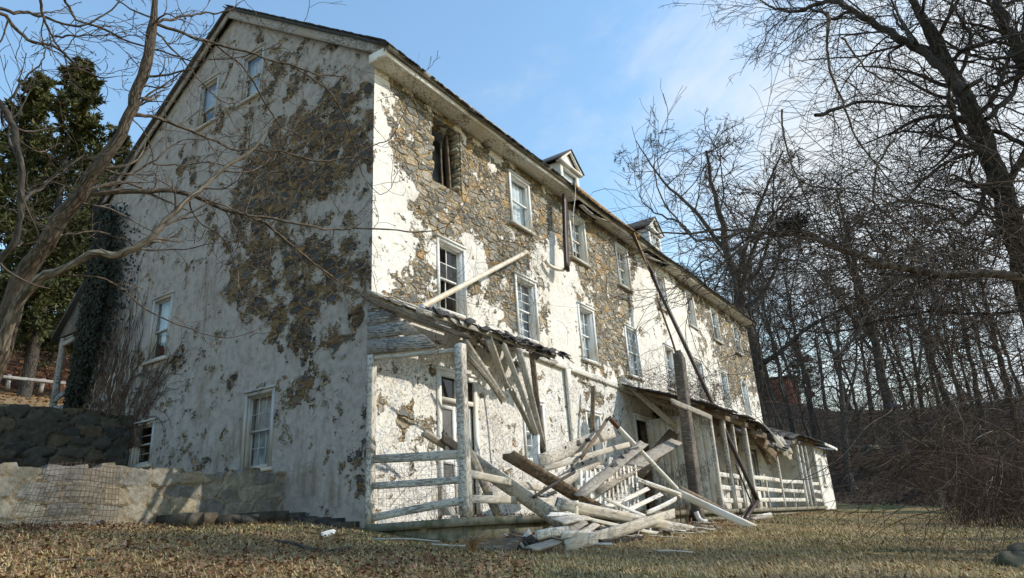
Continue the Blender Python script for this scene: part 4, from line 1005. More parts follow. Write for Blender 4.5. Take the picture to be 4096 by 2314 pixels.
m = MB(); m.board((SX0 + .6, SY - .47, 3.02), (SX1 + 1.0, SY - .47, 2.92), .14, .04, side=(0, 0, 1), n=8, jag=.02); m.build('eave_board', M_trim, shed)
m = MB(); m.board((SX1 + .8, SY - .47, 2.96), (SX1 + .8, 3, 3.95), .14, .04, side=(0, 0, 1), n=8, jag=.02); m.build('eave_board', M_trim, shed)

# ------------------------------------------------------------------ back porch at the far gable corner
bp = empty('back_porch', (0, 12.8, 3.05), 'small back porch with grey gable panel and blue-grey post on the upper terrace', 'porch')
def bX(x, y, X=-.05): return aX(x, y, X)
yo = 13.35
m = MB(); m.board((-.02, yo - .1, 3.0), (-.02, yo - .1, 6.05), .15, .15, side=(0, 1, 0), n=8, jag=0); m.build('post', M_gpanel, bp)
m = MB(); m.hexa([(-.10, 11.6, 7.95), (-.10, yo + .1, 6.1), (-.10, 11.6, 6.1), (-.10, 11.6, 6.1), (-.06, 11.6, 7.95), (-.06, yo + .1, 6.1), (-.06, 11.6, 6.1), (-.06, 11.6, 6.1)]); m.build('gable_panel', M_gpanel, bp)
m = MB(); m.hexa([(-.25, yo + .25, 6.0), (12, yo + .25, 6.0), (12, 11.6, 7.95), (-.25, 11.6, 7.95), (-.25, yo + .25, 6.12), (12, yo + .25, 6.12), (12, 11.6, 8.07), (-.25, 11.6, 8.07)]); m.build('roof', M_slate, bp)
m = MB(); m.box((-.05, 11.7, 6.0), (12, yo, 6.06)); m.build('ceiling', M_gpanel, bp)
m = MB(); m.board((-.05, 11.7, 5.95), (-.05, yo, 5.85), .14, .06, side=(0, 0, 1), jag=0); m.build('beam', M_gpanel, bp)
for z0, z1 in ((4.55, 4.1), (3.75, 3.85)):
    m = MB(); m.board((-.03, 11.75, z0), (-.03, yo - .1, z1), .17, .05, side=(0, 0, 1), jag=.02); m.build('railing', M_gpanel, bp)
m = MB(); m.box((-.1, 11.7, 2.95), (12, yo + .1, 3.12)); m.build('floor', M_gpanel, bp)

# ------------------------------------------------------------------ fallen timber, pipes and other debris
def dD(x, y): return (x / 3.56 + 1100.1, y / 3.56 + 1005.8)
def gnd(P, lift=.0):
    P = np.array(P, float); P[2] = max(P[2], (gz(P[0], P[1]) if P[1] < -PD or P[0] < 0 else PZ) + lift); return P
def plank(p, q, yp, yq, w, mat, label, t=.03, name='board', cat='board', n=9, jag=.13, warp=.012, taper=1.0, side=None, group='fallen boards in front of the porch', bend=0.0, scraps=0, raw=False):
    if not raw: p, q = dD(*p), dD(*q)
    P0, P1 = gnd(aY(*p, yp), .02), gnd(aY(*q, yq), .02)
    if side is None and w > .08:
        Lq = P1 - P0; sd = np.cross(Lq, (-.83, -.55, .05)); sd /= np.linalg.norm(sd); nq = np.cross(Lq / np.linalg.norm(Lq), sd); an = R.choice((-1, 1)) * R.uniform(.25, .6); side = sd * math.cos(an) + nq * math.sin(an); w = w / math.cos(an)
    m = MB(); m.board(P0, P1, w, t, side=side, n=n, jag=jag, warp=warp, taper=taper, bend=bend)
    o = m.build(name, mat); tag(o, label, cat, group)
    if scraps:
        m = MB(); L = P1 - P0; sd = np.cross(L, (-.83, -.55, .05)); sd /= np.linalg.norm(sd)
        if sd[2] < 0: sd = -sd
        fr = np.array((-.8, -.58, .1)) * .035
        for i in range(scraps):
            tt = .38 + .6 * i / scraps + R.uniform(-.03, .03); c = P0 + L * tt + sd * w * R.uniform(.2, .5) + fr
            if R.random() < .35: continue
            a = L / np.linalg.norm(L) * R.uniform(.05, .22)
            m.board(c - a + sd * R.uniform(-.03, .02), c + a + sd * R.uniform(-.07, .03), R.uniform(.03, .13), .012, side=sd + fr * R.uniform(0, 3), n=6, jag=.10, warp=.03, taper=R.uniform(.4, 1))
        m.build('tar_shingle_scraps', M_tar, o)
    return o
plank((1160, 1325), (2120, 1012), -4.35, -3.35, .19, M_tan, 'long grey plank lying frontmost across the debris, near end on the grass')
plank((330, 545), (1100, 1105), -1.7, -3.05, .25, M_tan, 'wide cream board sloping from the near porch post to the ground')
plank((300, 500), (545, 1025), -1.95, -2.05, .14, M_grey, 'short steep grey board leaning behind the near porch post')
plank((650, 510), (1500, 1010), -2.35, -3.0, .22, M_brown, 'dark brown plank with a broken upper end crossing the pile', jag=.16)
plank((860, 870), (1220, 655), -2.75, -2.75, .055, M_char, 'thin dark stick lying across the brown plank', t=.05, name='stick', cat='stick', group=None)
plank((920, 560), (1570, 280), -2.0, -2.0, .28, M_tan, 'wide cream board with black tar scraps along its top edge', scraps=13)
plank((960, 612), (1720, 402), -2.25, -2.15, .12, M_tan, 'narrow cream board just under the tar-edged board')
plank((1290, 850), (1840, 392), -2.95, -2.65, .20, M_grey, 'grey plank with a black tar strip leaning over the picket panel', scraps=5)
plank((1290, 520), (1515, 175), -2.4, -2.2, .08, M_brown, 'thin dark lath standing up against the tar-edged board', t=.05)
plank((1090, 740), (1430, 535), -1.9, -1.9, .27, M_tan, 'short broad board with ragged end behind the crossing planks', scraps=4, jag=.14)
plank((900, 930), (1080, 880), -2.3, -2.3, .30, M_tan, 'broken board scrap with peeled tar low in the pile', scraps=3, jag=.1)
plank((1090, 935), (2310, 1232), -3.15, -3.7, .17, M_peel, 'long square post with flaking white paint lying on the grass', t=.16, name='fallen_post', cat='post', group=None)
plank((1800, 722), (2165, 858), -2.75, -3.05, .10, M_white, 'white rail at the top of the fallen railing', t=.05, name='fallen_rail', cat='rail', group=None)
plank((1845, 722), (2170, 845), -2.85, -3.12, .06, M_trim, 'thin white strip lying on the fallen railing', t=.03, name='fallen_rail', cat='rail', group=None)
plank((1707, 1240), (1888, 1330), -3.0, -4.35, .16, M_trim, 'thick white post sloping down to the lawn at the right of the pile', t=.15, name='fallen_post', cat='post', group=None, raw=True)
plank((1707, 1228), (1884, 1322), -2.8, -4.2, .13, M_brown, 'brown plank lying beside the thick white post', t=.06, raw=True)
plank((1480, 985), (1880, 792), -3.05, -2.85, .09, M_white, 'white cross rail nearest the picket panel', group='loose cross rails in the debris')
plank((1620, 1045), (2000, 842), -3.15, -2.95, .09, M_white, 'middle white cross rail of the fallen railing', group='loose cross rails in the debris')
plank((1880, 1012), (2130, 892), -3.2, -3.05, .09, M_trim, 'bright short cross rail next to the thick white post', group='loose cross rails in the debris')
plank((1490, 888), (1850, 1032), -3.1, -3.3, .06, M_trim, 'narrow white strip laid over the cross rails')
plank((1800, 660), (2150, 262), -1.15, -1.05, .34, M_brown, 'broad brown beam leaning against the wall beside the open doorway', t=.18, name='beam', cat='beam', group=None)
plank((905, 1222), (1150, 1165), -4.0, -3.8, .11, M_white, 'thick white board end lying on the leaves', t=.06)
plank((1120, 1212), (1395, 1222), -3.9, -3.8, .11, M_trim, 'white board scrap behind the frontmost plank')
plank((1095, 1085), (1340, 1052), -3.5, -3.3, .24, M_tan, 'splintered wide cream board lying flat in the pile', side=(.6, .8, .35))
plank((850, 1340), (1065, 1262), -4.5, -4.2, .17, M_grey, 'worn grey board scrap left of the frontmost plank', side=(.6, .8, .2))
plank((320, 1290), (700, 1305), -3.2, -4.1, .20, M_brown, 'dark brown board lying flat in front of the porch corner', side=(.3, .9, .1))
plank((690, 1185), (930, 1235), -3.3, -3.6, .22, M_brown, 'dark plank half buried in leaves by the platform', side=(.3, .9, .2))
plank((750, 1290), (830, 1205), -3.9, -3.7, .14, M_tan, 'small upright scrap of board among the leaves')
plank((1020, 970), (1260, 1045), -3.1, -3.3, .08, M_tan, 'narrow cream lath left of the short upright pipe')
plank((1010, 1025), (1190, 1042), -3.2, -3.3, .07, M_trim, 'small white lath beside the upright pipe')
plank((1350, 1072), (2000, 1245), -3.35, -3.9, .06, M_white, 'thin white batten under the frontmost plank')
plank((1460, 1265), (1820, 1282), -4.2, -4.2, .07, M_char, 'dark stick lying on the grass under the frontmost plank', t=.05, name='stick', cat='stick', group=None)
plank((1170, 1190), (1310, 1100), -3.6, -3.5, .12, M_grey, 'grey board end standing out of the splintered heap'); plank((1280, 1190), (1420, 1120), -3.5, -3.4, .10, M_tan, 'cream scrap between the frontmost plank and the long post')
plank((885, 362), (892, 592), -1.7, -1.75, .12, M_trim, 'short white upright stud standing in the pile', t=.08)
plank((905, 385), (958, 492), -1.6, -1.6, .09, M_char, 'dark broken stub beside the white stud', t=.06)
plank((1493, 972), (1489, 1083), -.35, -.35, .10, M_brown, 'thin brown pole standing in front of the first floor window', t=.06, raw=True)
plank((1065, 1090), (1120, 1120), -1.5, -1.4, .12, M_tan, 'cream board end resting behind the top porch rail', raw=True); plank((1112, 1100), (1150, 1128), -1.5, -1.45, .16, M_char, 'blackened board end resting behind the top porch rail', raw=True)
plank((1700, 1110), (1500, 1230), -2.0, -2.6, .3, M_grey, 'grey boards slumped behind the white cross rails', raw=True)
plank((955, 1357), (1095, 1360), -2.75, -2.75, .12, M_rail, 'pale strip lying on the grass at the porch corner', t=.02, raw=True, side=(.3, .9, 0))
plank((1885, 1308), (1935, 1300), -3.2, -3.1, .2, M_grey, 'grey slab lying on the grass beyond the fallen gutter', t=.12, raw=True, group=None, name='concrete_lump', cat='slab', side=(0, 1, 0))
plank((1900, 1297), (1940, 1293), -3.0, -2.9, .07, M_white, 'white board end lying on the grey slab', raw=True)
for i, (x, y, yy) in enumerate(((720, 1285, -3.8), (830, 1290, -3.9))):
    m = MB()
    for k in range(9):
        c = gnd(aY(*dD(x + R.uniform(-60, 60), y + R.uniform(-10, 30)), yy), .04); a = np.array((R.uniform(-.1, .1), R.uniform(-.1, .1), R.uniform(0, .05))); m.board(c - a, c + a, R.uniform(.12, .22), .014, side=(R.uniform(-1, 1), R.uniform(-1, 1), .5), n=4, jag=.05, warp=.03)
    tag(m.build('shingle_heap', M_tar), ('crumpled black tar shingles on the ground, left heap', 'crumpled black tar shingles on the ground, right heap')[i], 'shingles')
sp_ = MB()
for k in range(150):
    x = R.gauss(4.2, 2.2); y = -2.55 - abs(R.gauss(0, .75)); z = gz(x, y) + R.uniform(.01, .06); an = R.uniform(0, 3.14); ln = R.uniform(.06, .32); dx, dy = math.cos(an) * ln, math.sin(an) * ln
    sp_.board((x - dx, y - dy, z), (x + dx, y + dy, z + R.uniform(-.01, .08)), R.uniform(.015, .07), .012, side=(-dy, dx, R.uniform(-.2, .2)), n=3, jag=.08, warp=.01, taper=R.uniform(.3, 1))
tag(sp_.build('splinter_litter', M_tan), 'splinters and wood scraps strewn on the grass round the pile', 'splinters', kind='stuff')
sp_ = MB()
for k in range(70):
    x = R.gauss(4.0, 2.0); y = -2.5 - abs(R.gauss(0, .7)); z = gz(x, y) + R.uniform(.01, .06); an = R.uniform(0, 3.14); ln = R.uniform(.05, .14); dx, dy = math.cos(an) * ln, math.sin(an) * ln
    sp_.board((x - dx, y - dy, z), (x + dx, y + dy, z + R.uniform(-.01, .06)), R.uniform(.05, .14), .01, side=(-dy, dx, R.uniform(-.2, .2)), n=3, jag=.05, warp=.01)
tag(sp_.build('shingle_litter', M_brown), 'dark scraps of shingle and lath on the grass round the pile', 'scraps', kind='stuff')
# picket panel
pk = empty('picket_panel', (7, -2.6, -.1), 'leaning panel of white picket fence inside the debris', 'fence panel')
A0, A1 = aY(*dD(1285, 985), -2.6), aY(*dD(1800, 1005), -2.6); T0, T1 = aY(*dD(1285, 640), -2.5), aY(*dD(1770, 582), -2.5)
for k in range(14):
    f = k / 13; p = A0 + (A1 - A0) * f; q = T0 + (T1 - T0) * f + np.array((R.uniform(-.02, .02), R.uniform(-.02, .02), R.uniform(-.04, .02)))
    m = MB(); m.board(p, q, .085, .02, side=(1, 0, 0), n=6, jag=.02); m.build('picket', M_trim, pk)
for f in (.25, .75):
    m = MB(); m.board(A0 + (T0 - A0) * f + (0, .03, 0), A1 + (T1 - A1) * f + (0, .03, 0), .07, .03, side=(0, 0, 1), n=8); m.build('rail', M_trim, pk)
def pipe(name, pts, r, mat, label, cat='pipe', sides=10, group=None, n=40, rr=None):
    P = spline(pts, n); m = MB(); m.tubes(P, np.full(n, r) if rr is None else np.interp(np.linspace(0, 1, n), np.linspace(0, 1, len(rr)), rr), sides); o = m.build(name, mat, smooth=True); return tag(o, label, cat, group)
# cream downpipe lying across the wall
a_, b_ = aY(1062, 772, -.95), aY(1318, 638, -.30); d_ = (b_ - a_) / np.linalg.norm(b_ - a_)
dp = empty('downpipe', a_, 'cream downpipe slanting across the wall onto the porch roof', 'pipe')
m = MB(); m.tubes(np.linspace(a_, b_, 24), np.full(24, .062), 12); m.tubes(np.linspace(a_ + (b_ - a_) * .62, a_ + (b_ - a_) * .66, 3), np.full(3, .069), 12); m.build('pipe_body', M_pvc, dp, smooth=True)
m = MB(); m.tubes(spline([b_ - d_ * .03, b_ + d_ * .13 + (0, 0, .01), b_ + d_ * .24 + (.04, 0, -.08), b_ + d_ * .28 + (.05, 0, -.16)], 16), np.full(16, .068), 12); m.build('elbow', M_pvc, dp, smooth=True)
m = MB(); m.tubes(spline([a_ + d_ * .0, a_ - d_ * .06 + (0, -.02, -.10), a_ + (.10, -.06, -.22), a_ + (.24, -.08, -.30)], 16), np.full(16, .075), 12); m.build('elbow', M_rail, dp, smooth=True)
# loose pipe in the pile
a_, b_ = aY(*dD(1545, 170), -2.3), aY(*dD(2145, 800), -2.95)
m = MB(); m.tubes(np.linspace(a_, b_, 20), np.full(20, .055), 12); lp = m.build('downpipe', M_pvcw, smooth=True); tag(lp, 'white pipe with rusty top end leaning in the debris pile', 'pipe')
m = MB(); k = (b_ - a_) / np.linalg.norm(b_ - a_); m.tubes(np.linspace(a_ - k * .03, a_ + k * .32, 5), np.full(5, .059), 12); m.build('rusty_end', M_rust, lp, smooth=True)
a_ = gnd(aY(*dD(1232, 1015), -3.25)); b_ = aY(*dD(1230, 930), -3.25)
m = MB(); m.tubes(np.linspace(a_ - (0, 0, .2), b_, 6), np.full(6, .055), 12, cap=True); m.tubes(np.linspace(b_ - (0, 0, .03), b_ + (0, 0, .05), 3), np.full(3, .07), 12, cap=True); tag(m.build('pipe_stub', M_pvc), 'short upright cream pipe with a collar in the debris', 'pipe')
P = [aY(1750, 1288, -2.7), aY(1757, 1304, -2.75), aY(1766, 1312, -2.85), aY(1778, 1313, -2.95)]; pipe('elbow_pipe', P, .07, M_pvcw, 'white elbow pipe on the grass below the platform edge')
for x, lb in ((1712, 'straight rusty rod standing under the thick white post'), (1730, 'bent rusty rod standing under the thick white post')):
    p, q = aY(x - 3, 1270, -2.75), aY(x, 1325, -2.75); q = gnd(q); pipe('rusty_rod', [p, (p + q) / 2 + (.02, 0, 0), q - (0, 0, .1)], .016, M_rust, lb, 'rod', 6)
# brown downspout hanging from the eave, with cream elbow
sp = empty('hanging_downspout', (8, -.4, 7), 'dark brown downspout hanging from the broken eave', 'downspout')
a_, b_ = aY(1419, 491, -.42), aY(1426, 681, -.42)
m = MB(); m.board(a_, b_, .205, .09, side=(1, .05, 0), n=10, jag=.01, warp=.008); m.build('spout', M_spout, sp)
m = MB(); m.board(a_ + (.11, .03, -.3), b_ + (.115, .03, .1), .035, .03, side=(1, 0, 0), n=8, jag=.05, warp=.02); m.build('paint_strip', M_tan, sp)
m = MB(); m.tubes(spline([b_ + (-.75, .30, .18), b_ + (-.62, .26, .06), b_ + (-.35, .18, .0), b_ + (-.06, .08, .03)], 14), np.full(14, .06), 10); m.build('elbow', M_pvc, sp, smooth=True)
# long gutter fallen from the eave to the grass
a_, b_ = aY(1592, 590, -.60), aY(1906, 1262, -2.95); a2 = aY(1640, 690, -.78)
fg = empty('fallen_gutter', b_, 'long dark brown gutter sloping from the eave down to the lawn', 'gutter')
m = MB(); m.board(a_, a2, .15, .10, side=(1, .0, 0), n=5, jag=.02); m.board(a2, b_, .17, .11, side=(1, .05, .2), n=16, jag=.02, warp=.01); m.build('channel', M_spout, fg)
m = MB(); m.board(a_ + (.0, -.06, .05), aY(1628, 670, -.85), .12, .012, side=(1, 0, 0), n=5, jag=.02); m.build('stained_face', M_rustgut, fg)
m = MB(); m.board(aY(1660, 760, -1.0), aY(1697, 890, -1.5), .05, .06, side=(1, 0, 0), n=10, jag=.1, warp=.03); m.build('torn_edge', M_rust, fg)
m = MB(); m.board(b_ + (0, 0, .0), gnd(aY(1872, 1312, -3.1), .0), .15, .10, side=(1, 0, .3), n=5, jag=.02); m.board(aY(1893, 1270, -2.75), gnd(aY(1862, 1305, -2.95)), .10, .08, side=(1, 0, .3), n=5, jag=.02); m.build('bent_foot', M_spout, fg)
m = MB(); m.board(aY(1850, 1170, -2.6), aY(1893, 1272, -2.75), .04, .04, side=(1, 0, 0), n=6); m.build('bracket_strip', M_spout, fg)
# charred tall post
cp = MB(); b_ = np.array((10.05, -2.55, gz(10, -2.6))); t_ = aY(1709, 902, -2.55)
cp.board(b_, t_, .33, .26, side=(1, 0, 0), n=16, jag=.18, warp=.02); cpo = cp.build('charred_post', M_post); tag(cpo, 'tall blackened wooden post standing in front of the porch roof', 'post')
m = MB(); m.board(t_ - (.05, .0, .1), t_ + (-.02, 0, .16), .16, .18, side=(1, 0, 0), n=4, jag=.12, taper=.5); m.build('splintered_top', M_post, cpo)
# wire mesh leaning on the low wall
wm = MB(); p00, p10, p11, p01 = aY(68, 1335, 2.0), aY(290, 1322, 2.0), aY(305, 1172, 2.2), aY(120, 1170, 2.2)
def bil(u, v): return (1 - u) * (1 - v) * p00 + u * (1 - v) * p10 + u * v * p11 + (1 - u) * v * p01 + np.array((0, -.12 * math.sin(u * 3.1) - .03 * math.sin(v * 5), .03 * math.sin(u * 5)))
for k in range(19): wm.tubes(np.array([bil(k / 18, v) for v in np.linspace(0, 1 + R.uniform(-.02, .06), 14)]), np.full(14, .0045), 3)
for k in range(12): wm.tubes(np.array([bil(u, k / 11) for u in np.linspace(0, 1, 22)]), np.full(22, .0045), 3)
tag(wm.build('wire_mesh', M_wire), 'rusty wire mesh panel leaning on the sunlit low wall', 'wire mesh')
P = aY(245, 1322, YW - .1); m = MB(); m.tubes(np.array([P + (0, -.12, 0), P + (0, .02, 0)]), np.array([.075, .075]), 14); m.tubes(np.array([P + (0, -.11, 0), P + (0, .02, 0)]), np.array([.06, .06]), 14); tag(m.build('drain_pipe', M_rail), 'drain pipe end at the foot of the sunlit low wall', 'pipe')

# ------------------------------------------------------------------ trees
def grow(P, Rd, n, lf, ang, wig, up, t0, N, rg, rf=.6, t1=1.0, rend=.4, rmin=.0022, fixlen=None):
    B, Mn, _ = P.shape
    bi = np.repeat(np.arange(B), n); K = len(bi)
    t = t0 + (t1 - t0) * (np.tile(np.arange(n), B) + rg.random(K)) / n
    x = t * (Mn - 1); i = np.minimum(x.astype(int), Mn - 2); f = (x - i)[:, None]
    base = P[bi, i] * (1 - f) + P[bi, i + 1] * f
    T = P[bi, i + 1] - P[bi, i]; T /= np.linalg.norm(T, axis=1, keepdims=True) + 1e-9
    r0 = (Rd[bi, i] * (1 - f[:, 0]) + Rd[bi, i + 1] * f[:, 0]) * rf * rg.uniform(.7, 1.1, K)
    plen = np.linalg.norm(np.diff(P, axis=1), axis=2).sum(1)[bi]
    L = (lf * plen * (1.15 - .7 * (t - t0) / max(1e-6, 1 - t0)) if fixlen is None else fixlen) * rg.uniform(.55, 1.25, K)
    pr = rg.normal(0, 1, (K, 3)); pr -= T * (pr * T).sum(1, keepdims=True); pr /= np.linalg.norm(pr, axis=1, keepdims=True)
    a = ang * rg.uniform(.7, 1.3, K)[:, None]
    d = T * np.cos(a) + pr * np.sin(a)
    Q = np.empty((K, N, 3)); Q[:, 0] = base
    curl = rg.normal(0, wig * .6, (K, 3))
    for k in range(1, N):
        d = d + rg.normal(0, wig, (K, 3)) + curl + np.array((0, 0, up)); d /= np.linalg.norm(d, axis=1, keepdims=True)
        Q[:, k] = Q[:, k - 1] + d * (L / (N - 1))[:, None]
    Rr = np.maximum(r0[:, None] * np.linspace(1, rend, N)[None], rmin)
    return Q, Rr
def bare_tree(name, seed, H, r0, label, forks=2, spread=.6, clear=.25, crook=.05, dense=1.0, m1=M_bark2, m2=M_twigd, group='bare trees on the slope', loc=(0, 0, 0)):
    rg = np.random.default_rng(seed)
    T = empty(name, loc, label, 'tree', group)
    n = 22; z = np.linspace(-.4, H * .8, n); w = np.cumsum(rg.normal(0, crook, (n, 2)), 0) * (H / 20)
    P = np.stack([w[:, 0], w[:, 1], z], 1)[None]; Rd = (r0 * (1 - np.linspace(0, .86, n)) + r0 * .5 * np.exp(-np.linspace(0, 1, n) * 28))[None]
    tr = MB(); cr = MB()
    tr.tubes(P, Rd, 9)
    F, FR = grow(P, Rd, forks, .62, .38 * spread / .6, .08, .06, max(clear, .3), 14, rg, .75, .7, .2); tr.tubes(F, FR, 7)
    st = np.concatenate([P[:, np.linspace(0, n - 1, 14).astype(int)], F]); sr = np.concatenate([Rd[:, np.linspace(0, n - 1, 14).astype(int)], FR])
    A, AR = grow(st, sr, int(8 * dense), .42, spread * 1.35, .13, .035, clear, 11, rg, .5, 1, .25); tr.tubes(A, AR, 5)
    B_, BR = grow(A, AR, 6, .48, .8, .16, .03, .2, 8, rg, .55, 1, .3, .02); cr.tubes(B_, BR, 4)
    C_, CR = grow(B_, BR, 6, .5, .75, .2, .02, .15, 6, rg, .6, 1, .45, .013); cr.tubes(C_, CR, 3)
    D_, DR = grow(C_, CR, 4, .55, .7, .2, .02, .15, 4, rg, .7, 1, .6, .009); cr.tubes(D_, DR, 3)
    tr.build('trunk', m1, T, smooth=True); cr.build('crown', m2, T)
    return T
def conifer(name, seed, H, r0, label, mat, w=.24, clear=.08, dense=1.0, droop=-.02, group='evergreens beyond the retaining walls', loc=(0, 0, 0)):
    rg = np.random.default_rng(seed); T = empty(name, loc, label, 'tree', group)
    n = 16; z = np.linspace(-.5, H, n); P = np.stack([.12 * np.sin(z * .3 + seed), .12 * np.cos(z * .23), z], 1)[None]; Rd = np.linspace(r0, .02, n)[None]
    tr = MB(); tr.tubes(P, Rd, 8)
    nb = int(95 * dense); t = clear + (1 - clear) * (np.arange(nb) + rg.random(nb)) / nb
    base = np.stack([np.interp(t * H, z, P[0, :, k]) for k in range(3)], 1)
    L = w * H * (1 - t) ** .75 * rg.uniform(.55, 1.2, nb) * np.minimum(1, .45 + (t - clear) * 5) + .25
    az = rg.uniform(0, 6.28, nb); el = rg.uniform(-.1, .35, nb) + t * .5
    d = np.stack([np.cos(az) * np.cos(el), np.sin(az) * np.cos(el), np.sin(el)], 1); N = 9; Q = np.empty((nb, N, 3)); Q[:, 0] = base
    for k in range(1, N):
        d = d + np.array((0, 0, droop)) + rg.normal(0, .06, (nb, 3)); d /= np.linalg.norm(d, axis=1, keepdims=True); Q[:, k] = Q[:, k - 1] + d * (L / (N - 1))[:, None]
    tr.tubes(Q, np.linspace(.035, .008, N)[None] * np.ones((nb, 1)), 4)
    S_, SR = grow(Q, np.full((nb, N), .012), 13, .38, .8, .12, -.03, .18, 5, rg, .6); tr.tubes(S_, SR, 3)
    tr.build('trunk', M_bark2, T, smooth=True)
    m = 17; K = len(S_); tt = rg.random((K, m)) * 3.999; ii = tt.astype(int); ff = (tt - ii)[..., None]
    bi = np.arange(K)[:, None]; c = S_[bi, ii] * (1 - ff) + S_[bi, ii + 1] * ff; dd = S_[bi, ii + 1] - S_[bi, ii]
    c = c.reshape(-1, 3); dd = dd.reshape(-1, 3); dd /= np.linalg.norm(dd, axis=1, keepdims=True) + 1e-9
    k = len(c); rv = rg.normal(0, 1, (k, 3)); u = dd * .8 + rv * .42; u /= np.linalg.norm(u, axis=1, keepdims=True); v = np.cross(u, rg.normal(0, 1, (k, 3))); v /= np.linalg.norm(v, axis=1, keepdims=True)
    s = rg.uniform(.08, .19, (k, 1)); cr = MB(); cr.cards(c + rv * .05, u * s, v * s * .28); cr.build('crown', mat, T)
    return T
def place(o, x, y, s=1.0, rot=0.0, dz=0.0, lean=(0, 0)):
    o.location = (x, y, gz(x, y) + dz); o.scale = (s, s, s); o.rotation_euler = (lean[0], lean[1], rot); return o
def ppos(px, d, py=1100): q = pd(px, py, d); return float(q[0]), float(q[1])
# bare trees on the slope at the right and behind the roof
protos = [bare_tree('bare_tree', 21, 21, .34, '', 2, .55, .30), bare_tree('bare_tree', 22, 23, .30, '', 3, .6, .35, .07), bare_tree('bare_tree', 23, 18, .22, '', 2, .5, .25, .06), bare_tree('bare_tree', 29, 24, .50, '', 4, .75, .28, .10, 1.2)]
used = set()
def bt(k, px, d, s, rot, label, lean=(0, 0), dz=0, py=1100):
    o = protos[k] if k not in used else copy_tree(protos[k]); used.add(k)
    o['label'] = label; x, y = ppos(px, d, py); return place(o, x, y, s, rot, dz, lean)
bt(3, 1838, 56, 1.5, .6, 'big crooked bare tree towering over the middle of the long roof', py=760, dz=-2)
bt(0, 1925, 50, 1.0, 1.0, 'straight bare tree standing just past the far house corner')
bt(1, 1998, 60, .95, 2.0, 'slim bare tree second beyond the far house corner')
bt(2, 2118, 46, 1.1, 3.0, 'thin bare tree leaning left at the foot of the slope', (-.05, -.22))
bt(1, 2058, 66, 1.0, 4.0, 'bare tree high on the slope behind the leaning tree')
bt(0, 2262, 47, 1.25, 5.0, 'thickest bare tree on the bank beyond the lawn')
for px, d, k, s, rot in ((1885, 72, 2, 1.1, 1), (2150, 78, 1, 1, 2), (2340, 62, 2, 1.1, 3), (2405, 74, 0, 1, 4), (2485, 58, 1, .9, 5), (2560, 66, 2, 1.2, 6), (2205, 92, 0, 1, 1.5), (1960, 88, 1, 1, 2.5), (2095, 98, 2, 1.3, 3.5), (2300, 96, 1, 1, 4.5), (2450, 92, 0, 1, 5.5), (2530, 84, 2, 1.2, .5), (1790, 80, 1, .95, 1.1), (1720, 84, 0, .95, 2.2), (2020, 110, 1, 1.1, 3.3), (2250, 112, 2, 1.5, .9), (2380, 108, 0, 1.1, 2.8), (2600, 100, 1, 1.1, 1.9), (1930, 120, 2, 1.5, .2)):
    bt(k, px, d, s * R.uniform(.85, 1.15), rot, 'thin bare grey tree in the woods on the slope beyond the house', (R.uniform(-.07, .07), R.uniform(-.07, .07)))
for k_ in range(17):
    bt(2 if k_ % 3 else 1, 1890 + 740 * (k_ + R.random()) / 17, R.uniform(47, 72), R.uniform(.35, .75), R.uniform(0, 6), 'slim young bare tree among the bigger trunks on the right slope', (R.uniform(-.1, .1), R.uniform(-.1, .1)))
bt(2, 1560, 80, .95, 4.4, 'small pale bare tree above the roof between the two dormers', py=760, dz=1); bt(2, 1500, 95, .95, 2.4, 'faint distant bare tree left of the second dormer', py=700, dz=1)
# upright saplings behind the back roof slope
sap = bare_tree('bare_sapling', 41, 13, .10, 'slender upright bare sapling behind the sloping back roof', 3, .30, .2, .03, .8, M_barkp, M_twigp, 'saplings behind the house'); x, y = ppos(330, 46, 500); place(sap, x, y, 1.15, 0, 0)
for px, d, s, rot in ((300, 50, 1.1, 2), (362, 44, 1.2, 1), (395, 52, 1.3, 3), (275, 42, 1.0, 4)): o = copy_tree(sap); x, y = ppos(px, d, 500); place(o, x, y, s, rot)
# evergreens on the left
cs_ = [conifer('evergreen_tree', 51, 15, .26, '', M_needle, .27, .14, 1.35), conifer('evergreen_tree', 52, 17, .24, '', M_needle2, .22, .25, .85, .01)]
usedc = set()
for k, px, d, s, rot, lb in ((0, 75, 32, 1.22, 0, 'dense dark evergreen directly behind the leaning foreground trunk'), (0, 205, 35, 1.05, 2, 'dark evergreen nearest the ivy corner of the house'), (1, 235, 40, .8, 1, 'open pine showing its bare lower trunk beside the back porch'), (0, -30, 34, 1.2, 4, 'evergreen at the far left behind the curved dark limb'), (1, 130, 46, .8, 3, 'tall pine on the leaf-covered slope behind the guard rail'), (1, 40, 50, .8, 5, 'pine farthest left behind the guard rail'), (0, 262, 44, .8, 3.3, 'small evergreen above the back porch roof'), (1, 10, 31, .42, 2.2, 'low bushy pine at the far left above the guard rail'), (1, 95, 33, .34, 1.2, 'smallest bushy pine just behind the guard rail')):
    o = cs_[k] if k not in usedc else copy_tree(cs_[k]); usedc.add(k); o['label'] = lb; x, y = ppos(px, d, 900); place(o, x, y, s, rot)
# small evergreens among the woods at the right
for px, d, s, lb in ((1935, 78, .55, 'small evergreen before the red brick building'), (2050, 82, .6, 'dim evergreen between bare trunks on the right slope')):
    o = copy_tree(cs_[0]); o['label'] = lb; o['group'] = 'evergreens in the right woods'; x, y = ppos(px, d); place(o, x, y, s, R.uniform(0, 6))

